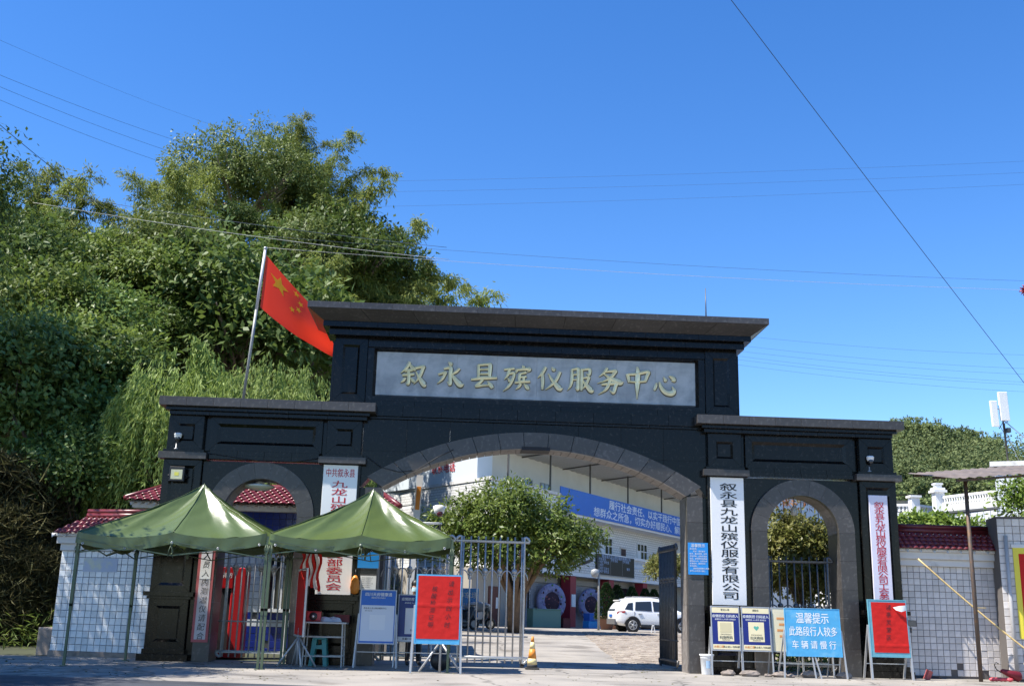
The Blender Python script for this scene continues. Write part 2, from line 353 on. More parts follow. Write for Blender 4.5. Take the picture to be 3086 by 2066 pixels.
# structural core (hidden behind the cladding)
b=MB()
for s in (-1,1):
    b.box(s*8.23-.42,s*8.23+.42,.1,.78,0,5.5); b.box(s*4.535-.42,s*4.535+.42,.1,.78,0,7.5)
b.box(-4.1,4.1,.2,.7,5.5,7.55)
for s in (-1,1): b.box(min(s*4.9,s*7.85),max(s*4.9,s*7.85),.2,.7,4.55,5.55)
b.build('core',GRAN,gate)
# piers
def pier(cx,inner,s):
    p=link('pier',MB().box(cx-.425,cx+.425,.09,.8,0,4.5).mesh('pier',GRAN),None,gate)
    slab(p,cx-.56,cx+.56,-.16,.83,0,.15); slab(p,cx-.47,cx+.47,-.10,.81,.15,.26)
    link('moulded_panel',moulded(cx,.86,.26,1.34,0,.15,.06,.05),None,p)
    for a in (-1,1):
        xe=cx+a*.43
        for (z0,z1) in ((.26,1.34),(1.5,2.25),(2.25,3.0),(3.0,3.75),(3.75,4.5)): slab(p,min(xe,xe+a*.012),max(xe,xe+a*.012),.0,.8,z0,z1)
    slab(p,cx-.56,cx+.56,-.12,.83,1.40,1.5); slab(p,cx-.49,cx+.49,-.06,.81,1.34,1.40)
    link('moulded_panel',moulded(cx,.86,1.5,4.5,0,.14,.06,.05),None,p)
    c=link('capital',MB().box(cx-.5,cx+.5,.1,.86,4.51,4.655).mesh('capital',GRANB),None,gate)
    slab(c,cx-.55,cx+.55,-.15,.12,4.505,4.66,GRANB); slab(c,cx-.47,cx+.47,-.05,.84,4.66,4.735,GRAN)
    link('moulded_panel',moulded(cx,.80,4.735,5.54,-.01,.20,.05,.05),None,p)
    for a in (-1,1):
        xe=cx+a*.40; slab(p,min(xe,xe+a*.012),max(xe,xe+a*.012),-.01,.8,4.735,5.54)
    b=MB().box(cx-.4,cx+.4,.06,.8,4.735,5.54); b.build('pier_block',GRAN,p)
for s in (-1,1): pier(s*8.23,0,s); pier(s*4.54,1,s)
def arc(r,cx,cz,a0,a1,n): return [(cx+r*math.cos(a0+(a1-a0)*i/n),cz+r*math.sin(a0+(a1-a0)*i/n)) for i in range(n+1)]
def voussoirs(parent,cx,cz,ri,ro,a0,a1,n,y0,y1,m=GRANB,sub=4,ri2=None,cz2=None):
    """ring stones and, behind their front, soffit stones"""
    for k in range(n):
        t0=a0+(a1-a0)*k/n; t1=a0+(a1-a0)*(k+1)/n; e=.0016/ri
        o=arc(ro,cx,cz,t0+e,t1-e,sub); i=arc(ri2 or ri,cx,cz2 if cz2 is not None else cz,t0+e,t1-e,sub)
        b=MB(); b.prism((o+i[::-1])[::-1],y0,y0+.16); b.build('arch_stone',m,parent)
def soffit(parent,cx,cz,ri,a0,a1,n,y0,y1,rows=1):
    for k in range(n):
        t0=a0+(a1-a0)*k/n; t1=a0+(a1-a0)*(k+1)/n; e=.0016/ri
        b=MB(); b.prism((arc(ri+.05,cx,cz,t0+e,t1-e,3)+arc(ri-.002,cx,cz,t0+e,t1-e,3)[::-1])[::-1],y0,y1); b.build('soffit_stone',SOFF,parent)
def half_ring(cx):
    b=MB(); n=24; o=[(cx+1.22*math.cos(math.pi*i/n),3.25+1.22*math.sin(math.pi*i/n)) for i in range(n+1)]; i_=[(cx+.9*math.cos(math.pi*i/n),3.25+.9*math.sin(math.pi*i/n)) for i in range(n+1)]
    for k in range(n): b.prism([i_[k],i_[k+1],o[k+1],o[k]],.03,.7)
    return b.mesh('side_arch',GRAN)
def ring_core(half,lo,hi,n):
    b=MB(); xs_=[-half+2*half*i/n for i in range(n+1)]
    for k in range(n):
        a,c=xs_[k],xs_[k+1]; b.prism([(a,lo(a)),(c,lo(c)),(c,max(hi(c),lo(c)+.05)),(a,max(hi(a),lo(a)+.05))],.0,.7)
    return b.mesh('main_arch',GRAN)
# wings: side arch, spandrel, frieze panel, cornice
def wing(s):
    cx=s*6.37; p=link('side_arch',half_ring(cx),None,gate)
    voussoirs(p,cx,3.25,.86,1.24,0,math.pi,9,-.02,.14)
    soffit(p,cx,3.25,.86,0,math.pi,13,.141,.78)
    for a in (-1,1):
        xa,xb=sorted((cx+a*.86,cx+a*1.24))
        for z0,z1 in ((0,.62),(.62,1.3),(1.3,1.95),(1.95,2.6),(2.6,3.25)):
            slab(p,xa,xb,-.02,.14,z0,z1,GRANB); 
            xi=cx+a*.86; slab(p,min(xi,xi+a*.05),max(xi,xi+a*.05),.141,.78,z0,z1,GRANB)
    # spandrel wall with an arched cut
    for a in (-1,1):
        n=10; pts=[(cx+a*1.40,0),(cx+a*1.40,4.5),(cx,4.5)]+[(cx+a*1.2*math.sin(math.pi/2*i/n),3.25+1.2*math.cos(math.pi/2*i/n)) for i in range(n+1)]+[(cx+a*1.2,0)]
        if a<0: pts=pts[::-1]
        b=MB(); b.prism(pts[::-1],.09,.6); b.build('spandrel',GRAN,p)
    f=link('frieze',MB().box(cx-1.42,cx+1.42,.14,.2,4.74,5.54).mesh('frieze',GRAN),None,gate)
    slabs(f,cx-1.27,cx+1.27,-.03,.2,4.53,4.63,4); slabs(f,cx-1.27,cx+1.27,.02,.2,4.63,4.74,4)
    link('moulded_panel',moulded(cx,2.62,4.74,5.54,.05,.16,.07,.06),None,f)
    c=link('side_cornice',MB().box(s*6.32-2.44,s*6.32+2.44,-.3,1.1,5.73,5.9).mesh('side_cornice',GRAN),None,gate)
    cxx=s*6.32
    slabs(c,cxx-2.505,cxx+2.505,-.36,.0,5.715,5.925,8,1,GRANB); slabs(c,cxx-2.505,cxx+2.505,.8,1.16,5.715,5.925,8,1,GRANB)
    slab(c,cxx-2.505,cxx-2.42,.0,.8,5.715,5.925,GRANB); slab(c,cxx+2.42,cxx+2.505,.0,.8,5.715,5.925,GRANB)
    for x0,yy,z0,z1 in ((2.37,-.22,5.63,5.715),(2.30,-.13,5.54,5.63)):
        slabs(c,cxx-x0,cxx+x0,yy,.95,z0,z1,5)
for s in (-1,1): wing(s)
# main arch
Ro,co=7.25,5.40-7.25; Ri,ci=6.88,5.01-6.88
def mpt(x,outer): R,c=(Ro,co) if outer else (Ri,ci); return c+math.sqrt(R*R-x*x)
ma=link('main_arch',ring_core(3.7,lambda x:mpt(x,0)+.04,lambda x:mpt(x*3.95/3.7 if abs(x*3.95/3.7)<3.95 else 3.95,1)-.02,26),None,gate)
N=13
for k in range(N):
    u0,u1=-1+2*k/N,-1+2*(k+1)/N; e=.002
    o=[(3.95*(u0+e+(u1-u0-2*e)*i/5),) for i in range(6)]
    top=[(x[0],mpt(x[0],1)) for x in o]; bot=[(x[0]*3.59/3.95,mpt(x[0]*3.59/3.95,0)) for x in o]
    b=MB(); b.prism(bot+top[::-1],-.05,.12); b.build('arch_stone',GRANB,ma)
    for q in range(3):
        v0,v1=u0+(u1-u0)*q/3,u0+(u1-u0)*(q+1)/3; xs_=[3.59*(v0+.0015+(v1-v0-.003)*i/2) for i in range(3)]
        b=MB(); b.prism([(x,mpt(x,0)-.002) for x in xs_]+[(x,mpt(x,0)+.05) for x in xs_[::-1]],.121,.76); b.build('soffit_stone',SOFF,ma)
for s in (-1,1):
    for z0,z1 in ((0,.72),(.72,1.5),(1.5,2.1),(2.1,2.75),(2.75,3.4),(3.4,3.99)):
        xa,xb=sorted((s*3.59,s*3.97)); slab(ma,xa,xb,-.05,.12,z0,z1,GRANB)
        xa,xb=sorted((s*3.59,s*3.64)); slab(ma,xa,xb,.121,.76,z0,z1,SOFF)
        xa,xb=sorted((s*3.64,s*4.11)); slab(ma,xa,xb,.10,.7,z0,z1,GRAN)
# spandrel slabs cut by the arch line
def spand(x0,x1,z0,z1):
    n=6; bot=[]
    for i in range(n+1):
        x=x0+(x1-x0)*i/n; zz=max(z0,mpt(x,1)-.03) if abs(x)<3.95 else max(z0,4.0); bot.append((x,min(zz,z1)))
    if all(p[1]>=z1-.01 for p in bot): return
    top=[(x1-.003,z1-.003),(x0+.003,z1-.003)]; bot[0]=(bot[0][0]+.003,bot[0][1]+.003); bot[-1]=(bot[-1][0]-.003,bot[-1][1]+.003)
    pts=[p for p in bot if p[1]<z1-.004]+[top[0],top[1]]
    if len(pts)>=3: MB().prism(pts,.08,.6).build('slab',GRAN,ma)
for i in range(8):
    for z0,z1 in ((4.0,4.86),(4.86,5.62)): spand(-4.1+8.2*i/8,-4.1+8.2*(i+1)/8,z0,z1)
# entablature, name panel, attic
en=link('entablature',MB().box(-4.1,4.1,.2,.72,5.6,6.1).mesh('entablature',GRAN),None,gate)
slabs(en,-4.1,4.1,.02,.3,5.62,5.68,6); slabs(en,-4.1,4.1,-.03,.3,5.68,5.93,9); slabs(en,-4.1,4.1,.03,.3,5.93,6.06,7)
at=link('attic',MB().box(-4.1,4.1,.3,.75,6.06,7.59).mesh('attic',GRAN),None,gate)
fr=MB()
o_=[(-4.1,6.06),(4.1,6.06),(4.1,7.59),(-4.1,7.59)]; i_=[(-3.95,6.17),(3.95,6.17),(3.95,7.34),(-3.95,7.34)]; j_=[(-3.885,6.22),(3.885,6.22),(3.885,7.285),(-3.885,7.285)]
for k in range(4):
    k2=(k+1)%4
    fr.add([(p[0],.04,p[1]) for p in (o_[k],o_[k2],i_[k2],i_[k])],[(0,1,2,3)]); fr.add([(i_[k][0],.04,i_[k][1]),(i_[k2][0],.04,i_[k2][1]),(j_[k2][0],.13,j_[k2][1]),(j_[k][0],.13,j_[k][1])],[(0,1,2,3)])
fr.build('panel_frame',GRAN,at)
pn=link('name_panel',MB().box(-3.9,3.9,.16,.3,6.2,7.3).mesh('name_panel',GRAN),None,gate)
for i in range(8): slab(pn,-3.885+7.77*i/8,-3.885+7.77*(i+1)/8,.13,.16,6.22,7.285,MARB,'marble_slab',ch=.002,gap=.001)
slabs(at,-4.1,4.1,-.01,.3,7.36,7.5,7)
def attic_pier(s):
    p=link('attic_pier',MB().box(s*4.5-.38,s*4.5+.38,.06,.8,5.93,7.59).mesh('attic_pier',GRAN),None,gate)
    slab(p,s*4.5-.42,s*4.5+.42,-.04,.82,5.93,6.0)
    link('moulded_panel',moulded(s*4.5,.78,6.0,7.59,0,.19,.05,.05),None,p)
    for a in (-1,1):
        xe=s*4.5+a*.39
        for z0,z1 in ((6.0,6.8),(6.8,7.59)): slab(p,min(xe-a*.012,xe),max(xe-a*.012,xe),.0,.8,z0,z1,GRANB)
for s in (-1,1): attic_pier(s)
mc=link('main_cornice',MB().box(-5.45,5.45,-.6,1.4,8.1,8.24).mesh('main_cornice',GRAN),None,gate)
slabs(mc,-5.035,5.035,-.20,1.0,7.59,7.75,7); slabs(mc,-5.17,5.17,-.35,1.15,7.755,7.885,8)
slabs(mc,-5.525,5.525,-.70,.1,8.11,8.265,11,1,GRANB); slabs(mc,-5.525,5.525,.7,1.5,8.11,8.265,11,1,GRANB)
for s in (-1,1): slab(mc,min(s*5.525,s*5.4),max(s*5.525,s*5.4),.1,.7,8.11,8.265,GRANB)
# raking soffit of the main cornice, in separate slabs (front and two returns)
for i in range(9):
    u0,u1=-1+2*i/9,-1+2*(i+1)/9; e=.0008
    b=MB(); b.add([(5.16*(u0+e),-.34,7.89),(5.16*(u1-e),-.34,7.89),(5.50*(u1-e),-.685,8.108),(5.50*(u0+e),-.685,8.108)],[(0,1,2,3)]); b.build('soffit_slab',GRANB,mc)
for s in (-1,1):
    b=MB(); b.add([(s*5.16,-.34,7.89),(s*5.5,-.685,8.108),(s*5.5,1.48,8.108),(s*5.16,1.14,7.89)],[(0,1,2,3)]); b.build('soffit_slab',GRANB,mc)
b=MB(); b.add([(-5.16,1.14,7.89),(5.16,1.14,7.89),(5.5,1.48,8.108),(-5.5,1.48,8.108)],[(0,1,2,3)]); b.build('soffit_slab',GRANB,mc)
# small dark hatch at the crown of the arch
MB().box(-.34,.34,-.056,.5,mpt(0,0)-.035,mpt(0,0)+.05).build('crown_hatch',DARK,gate)
# ---- gilt brush characters, each with a raised ridge
G={}
G['叙']=[[(38,95,5),(26,72,6),(5,50,1)],[(36,90,3),(50,72,7),(62,62,3)],[(20,60,5),(50,64,5)],[(12,42,4),(34,45,5),(58,47,4)],[(35,62,5),(37,30,6),(35,8,5),(26,14,1)],[(24,32,4),(17,22,5),(6,12,1)],[(45,32,2),(54,22,6),(58,16,3)],[(60,72,5),(90,79,6),(88,68,6),(78,38,5),(56,8,1)],[(63,58,2),(78,34,6),(97,8,9),(104,9,1)]]
G['永']=[[(44,98,2),(52,90,7),(56,84,3)],[(26,70,4),(48,76,6),(53,70,7),(52,40,6),(52,10,6),(40,20,1)],[(6,48,4),(32,56,5),(30,46,5),(20,28,5),(2,10,1)],[(86,74,5),(74,60,5),(56,48,2)],[(55,54,2),(70,32,7),(92,10,10),(106,12,1)]]
G['县']=[[(27,92,5),(28,60,5),(28,36,4)],[(26,92,4),(66,96,5),(72,92,7),(71,60,6),(71,38,4)],[(30,74,3),(69,77,4)],[(30,56,3),(69,59,4)],[(0,34,4),(40,40,6),(100,44,5)],[(46,34,4),(34,22,5),(20,8,5),(48,12,4),(78,14,3)],[(64,28,2),(76,14,7),(84,2,5)]]
G['殡']=[[(0,84,4),(40,90,5)],[(22,86,5),(14,62,5),(2,44,1)],[(14,66,3),(38,70,5),(34,46,5),(20,20,5),(-2,-2,1)],[(14,50,2),(24,40,6),(26,36,3)],[(70,102,2),(75,96,6),(77,92,3)],[(50,88,3),(48,78,5),(46,72,2)],[(48,84,4),(92,90,6),(98,86,6),(90,76,1)],[(86,76,5),(74,72,4),(60,68,3)],[(62,70,5),(60,54,5),(60,38,4)],[(60,55,3),(88,59,4)],[(77,57,5),(77,40,4)],[(42,34,4),(70,38,5),(102,41,5)],[(66,30,5),(58,18,5),(46,6,1)],[(78,30,2),(90,18,7),(97,8,4)]]
G['仪']=[[(32,98,6),(20,74,6),(0,50,1)],[(19,72,5),(21,40,6),(20,2,4)],[(58,98,2),(66,88,7),(70,82,3)],[(92,80,6),(78,46,6),(56,22,5),(32,2,1)],[(44,70,2),(62,42,6),(90,10,10),(106,10,1)]]
G['服']=[[(16,92,4),(17,60,6),(12,26,5),(-2,2,1)],[(16,92,4),(38,96,5),(43,90,6),(42,40,6),(41,8,6),(31,16,1)],[(19,70,3),(41,73,4)],[(18,48,3),(41,51,4)],[(56,92,4),(86,96,5),(91,90,6),(88,72,5),(76,76,1)],[(57,94,5),(58,50,6),(56,4,4)],[(59,56,3),(86,61,5),(84,50,5),(74,28,5),(56,6,1)],[(62,48,2),(76,28,7),(97,6,10),(108,8,1)]]
G['务']=[[(42,100,5),(30,82,5),(10,64,1)],[(34,84,3),(72,90,6),(70,80,6),(50,58,5),(4,38,1)],[(30,76,2),(56,58,7),(92,44,10),(106,47,1)],[(20,34,4),(56,38,5),(76,41,7),(74,26,6),(66,4,6),(52,12,1)],[(54,56,5),(48,34,6),(36,14,5),(8,-6,1)]]
G['中']=[[(10,76,5),(15,60,6),(18,42,4)],[(12,74,4),(50,78,5),(92,88,6),(88,70,6),(80,48,5)],[(18,46,3),(50,46,4),(82,50,4)],[(50,106,3),(52,80,8),(50,40,8),(48,-22,1)]]
G['心']=[[(16,52,2),(12,38,6),(6,22,5),(4,18,2)],[(28,56,3),(36,30,7),(56,10,9),(82,8,10),(90,22,7),(82,38,1)],[(46,78,2),(54,64,7),(58,58,3)],[(70,84,3),(86,74,8),(92,64,6),(80,62,2)]]
def spline(st,n=6):
    P=[np.array(p,float) for p in st]; out=[]
    if len(P)==2: P=[P[0],(P[0]+P[1])/2+np.array([0,0,0]),P[1]]
    Q=[2*P[0]-P[1]]+P+[2*P[-1]-P[-2]]
    for i in range(1,len(Q)-2):
        for k in range(n):
            t=k/n; a,b_,c_,d=Q[i-1:i+3]
            out.append(.5*((2*b_)+(-a+c_)*t+(2*a-5*b_+4*c_-d)*t*t+(-a+3*b_-3*c_+d)*t**3))
    out.append(P[-1]); return out
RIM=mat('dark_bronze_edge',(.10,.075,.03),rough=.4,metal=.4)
def brush(strokes,h,ridge=.05,m=GOLD,name='gilt_character',wk=1.0,base=.012):
    b=MB(); s=h/100
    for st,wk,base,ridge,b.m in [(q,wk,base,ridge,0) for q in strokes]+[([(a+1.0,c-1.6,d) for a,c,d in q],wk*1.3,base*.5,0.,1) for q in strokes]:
        pts=spline(st); n=len(pts); vs=[]
        for i,p in enumerate(pts):
            d=pts[min(i+1,n-1)]-pts[max(i-1,0)]; L=math.hypot(d[0],d[1]) or 1; nx_,ny_=-d[1]/L,d[0]/L
            # broad-edged brush: wider on falling strokes
            wd=max(.6,p[2])*.62*wk; 
            x,y=p[0]-50,p[1]-50
            a=((x+nx_*wd)*s,(y+ny_*wd)*s); c_=((x-nx_*wd)*s,(y-ny_*wd)*s)
            rr=ridge*min(1,wd/4)
            vs+= [(a[0],0,a[1]),(a[0],-base,a[1]),(x*s,-base-rr,y*s),(c_[0],-base,c_[1]),(c_[0],0,c_[1])]
        fs=[(i*5+k,i*5+k+1,(i+1)*5+k+1,(i+1)*5+k) for i in range(n-1) for k in range(4)]+[(0,1,2,3,4),tuple((n-1)*5+k for k in (4,3,2,1,0))]
        b.add(vs,fs)
    return b.mesh(name,[m,RIM])
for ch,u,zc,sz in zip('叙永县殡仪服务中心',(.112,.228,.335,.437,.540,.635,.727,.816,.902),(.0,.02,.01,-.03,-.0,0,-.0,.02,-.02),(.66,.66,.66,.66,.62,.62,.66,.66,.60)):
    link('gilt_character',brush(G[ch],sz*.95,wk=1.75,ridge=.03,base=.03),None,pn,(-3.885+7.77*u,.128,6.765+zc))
# ------------------------------------------------------------------ vertical name boards on the piers
def vboard(name,label,cx,w,z0,z1,face,y=-.045,ti=0):
    t=thing(name,label,'signboard',(cx,y,z0),0,'vertical name boards on the gate piers')
    b=MB(); b.box(-w/2,w/2,0,.042,0,z1-z0,.006); b.build('board',face,t); return t,z1-z0
t,h=vboard('name_board','white vertical name board with bold black characters, right of the main arch',4.565,.80,1.53,4.48,SIGNW)
vtext('叙永县九龙山殡仪服务有限公司',.235,BLACKI,t,(.03,-.003,h-.24),.193,sx=1.85,sy=.80,bold=.018)
t,h=vboard('name_board','white vertical name board with red characters behind the peak of the green tent',-4.565,.80,1.53,4.48,SIGNW)
text('中共叙永县',.185,REDI,t,(0,-.003,h-.2),bold=.012,sx=.74,sy=1.15)
vtext('九龙山殡仪服务中心支部委员会',.22,REDI,t,(0,-.003,h-.46),.179,sx=1.75,sy=.80,bold=.016)
t,h=vboard('name_board','narrow pale lilac name board with crimson characters on the rightmost pier',8.205,.45,1.55,4.17,SIGNP)
vtext('叙永县九龙山殡仪服务有限公司工会委员会',.17,REDI,t,(.01,-.003,h-.24),.135,sx=1.5,sy=.95,bold=.012)
# small printed blue notices
def notice(name,label,cx,w,z0,z1,y,face,cat='notice'):
    t=thing(name,label,cat,(cx,y,z0)); MB().box(-w/2,w/2,0,.012,0,z1-z0).build('panel',face,t); return t,z1-z0
t,h=notice('blue_notice','bright blue printed notice on the right jamb of the main arch',3.835,.47,2.2,2.93,-.075,CYANB)
text('温馨提示',.085,WHITE,t,(0,-.003,h-.07),bold=.01)
for i,l in enumerate(('各位来宾：','　　您好！请您遵守','秩序，服从管理，有序','停放车辆，保管好随身','物品，请勿携带易燃易','爆物品入内。文明治丧','丧事简办，勤俭节约','移风易俗。　　','　　感谢您的理解与支持','本中心全体员工敬上')):
    text(l,.041,WHITE,t,(-.2,-.003,h-.145-i*.056),align='LEFT',bold=.008)
t,h=notice('blue_notice','blue printed notice half hidden under the tent on the left jamb of the main arch',-3.80,.48,2.14,2.62,-.075,CYANB)
text('温馨提示',.085,WHITE,t,(0,-.003,h-.07),bold=.01)
t,h=notice('paper_notice','white paper sheet pasted on the left jamb of the main arch above the blue board',-3.78,.36,1.66,1.97,-.07,PAPER)
for i in range(6): text('来访人员请登记入内'[:9-i%3],.028,BLACKI,t,(-.14,-.003,h-.05-i*.042),align='LEFT')
t,h=notice('paper_banner','tall pale paper banner with brush writing on the left arch',-7.46,.37,.42,2.42,-.055,mat('pink_paper',(.42,.10,.10),rough=.7),'banner')
MB().box(-.125,.125,-.004,0,.06,h-.02).build('sheet',mat('old_paper',(.55,.50,.50),rough=.8),t)
MB().box(-.12,.12,-.008,-.0045,h-.62,h+.02).build('sheet',PAPER,t)
vtext('人员入内测温仪请配合',.17,BLACKI,t,(0,-.0095,h-.12),.195,shear=.15,bold=-.006)
# ------------------------------------------------------------------ fittings on the gate
def wall_camera(label,loc,rz):
    t=thing('security_camera',label,'camera',loc,rz,'cameras standing on the gate capitals')
    b=MB(); b.lathe([(.05,0),(.05,.015),(.018,.03),(.016,.14)],n=10); b.build('mount',ALU,t)
    b=MB(); b.tube([(0,0,.13),(.05,-.03,.2)],.018,8); b.build('arm',BLK,t)
    b=MB(); b.ball((.02,-.06,.30),.085,14,(1,1,.95)); b.lathe([(.088,-.0),(.09,.03),(.07,.06)],(.02,-.06,.31),14); b.build('housing',WHITE,t)
    b=MB(); b.ball((.02,-.09,.235),.065,12); b.build('lens_dome',GLASS,t)
    b=MB(); b.tube([(.0,.02,.1),(-.08,.03,.04),(-.12,.05,.01),(.1,.1,.01)],.008,6); b.build('cable',BLK,t)
wall_camera('white camera on the capital of the leftmost pier',(-8.42,.0,4.735),.2)
wall_camera('white camera on the capital of the rightmost pier',(8.05,.0,4.735),-.1)
t=thing('floodlight','dark floodlight with a yellowish lens below the capital of the leftmost pier','floodlight',(-8.30,-.12,4.12))
b=MB(); b.box(-.17,.17,-.06,.04,-.15,.19,.01); b.build('case',BLK,t)
MB().box(-.13,.13,-.063,-.058,-.10,.12).build('lens',mat('lamp_lens',(.62,.60,.38),rough=.2),t)
MB().box(-.05,.05,-.066,-.0635,-.02,.06).build('emitter',mat('yellow_emitter',(.75,.68,.10),rough=.3),t)
b=MB(); b.bar((-.2,0,0),(-.2,.1,-.05),.02); b.bar((.2,0,0),(.2,.1,-.05),.02); b.bar((-.2,.1,-.05),(.2,.1,-.05),.02); b.build('bracket',BLK,t)
t=thing('ceiling_lamp','round white ceiling lamp under the crown of the left arch','lamp',(-6.5,.42,3.98))
b=MB(); b.lathe([(.0,-.11),(.2,-.09),(.34,-.03),(.36,0),(.3,.03)],n=20); b.build('shade',mat('opal_glass',(.55,.56,.53),rough=.25),t); MB().lathe([(.1,.02),(.1,.1)],n=10).build('base',WHITE,t)
t=thing('hanging_bulb','small glass bulb hanging under the crown of the right arch','lamp',(6.3,.4,3.86))
b=MB(); b.lathe([(.0,-.2),(.07,-.17),(.085,-.08),(.06,0),(.03,.03)],n=12); b.build('bulb',mat('dull_glass',(.35,.34,.3),rough=.2),t); MB().tube([(0,0,.02),(0,0,.24)],.01,6).build('cord',BLK,t)
MB_=MB(); MB_.tube([(0,0,0),(0,0,1.05)],[.022,.008],6)
o=MB_.build('lightning_rod',DSTEEL,loc=(4.25,.4,8.26)); tag(o,'thin lightning rod standing on the main cornice near its right end','lightning rod')
# loose cables looping over the facade
for lab,pts in (('thin black cable sagging across the left side of the arch spandrel',[(-4.0,-.06,4.72),(-3.6,-.06,4.45),(-3.2,-.07,4.36),(-2.8,-.07,4.42),(-2.3,-.08,4.75),(-1.95,-.08,4.93)]),
  ('thin black cable sagging over the left side arch',[(-7.7,-.06,4.66),(-7.0,-.06,4.58),(-6.3,-.06,4.5),(-5.6,-.06,4.53),(-5.1,-.09,4.62)])):
    b=MB(); b.tube([(p[0],p[1],p[2]) for p in spline(pts)] if False else pts,.008,6); o=b.build('cable',BLK); tag(o,lab,'cable')
# ------------------------------------------------------------------ flag on the left wing
t=thing('flagpole','leaning grey steel flagpole on the roof of the left wing','flagpole',(-7.16,.85,5.92))
MB().tube([(0,0,0),(.1,0,1.7),(.145,0,2.55)],.035,10).build('pole',GSTEEL,t)
MB().tube([(.143,0,2.5),(.235,0,4.08)],[.038,.034],10).build('sleeve',mat('white_sleeve',(.62,.58,.58),rough=.5),t); MB().ball((.236,0,4.12),.05,8).build('finial',ALU,t)
FR=mat('flag_red',(.80,.045,.018),rough=.6,transl=.42); FY=mat('flag_yellow',(.95,.75,.03),rough=.6,transl=.5)
ft=thing('national_flag','red flag with five yellow stars flying from the leaning pole','flag',(-6.93,.85,8.47))
def flagpt(u,v):
    """u along fly 0..1, v down hoist 0..1 ; drooping cloth"""
    a=Vector((.04,0,1.40)); b_=Vector((-.0,0,.02)); c=Vector((2.10,.15,-.46)); d=Vector((1.74,.25,-.84))
    p=(a*(1-v)+b_*v)*(1-u)+(c*(1-v)+d*v)*u
    p.z+= -.30*math.sin(math.pi*u)*(1-v)*.2 - .10*math.sin(math.pi*u)*v
    p.y+= 1.25*u**.8+.10*math.sin(u*6.3+v*2.2)*u+.06*math.sin(u*13-v*4)*u+.05*math.sin(v*7+u*3)*u
    p.x+= .03*math.sin(v*5+u*4)*u
    return p
b=MB(); nu,nv_=30,20; b.smooth=True
b.add([flagpt(i/nu,j/nv_) for j in range(nv_+1) for i in range(nu+1)],[(j*(nu+1)+i,j*(nu+1)+i+1,(j+1)*(nu+1)+i+1,(j+1)*(nu+1)+i) for j in range(nv_) for i in range(nu)])
b.build('cloth',FR,ft)
def star(cu,cv,r,rot):
    pts=[]
    for k in range(10):
        a=rot+math.pi*k/5; rr=r if k%2==0 else r*.42
        pts.append((cu+rr*math.sin(a)*.66,cv-rr*math.cos(a)))
    b=MB(); vs=[]
    for off in(-.012,.012):
        vs+=[flagpt(cu,cv)+Vector((0,off,0))]+[flagpt(*p)+Vector((0,off,0)) for p in pts]
    b.add(vs,[(0,k+1,(k+1)%10+1) for k in range(10)]+[(11,(k+1)%10+12,k+12) for k in range(10)]); b.build('star',FY,ft)
star(.17,.27,.17,0)
for cu,cv,r in ((.36,.10,1),(.43,.22,1.8),(.43,.38,2.6),(.36,.49,3.3)): star(cu,cv,.062,r)
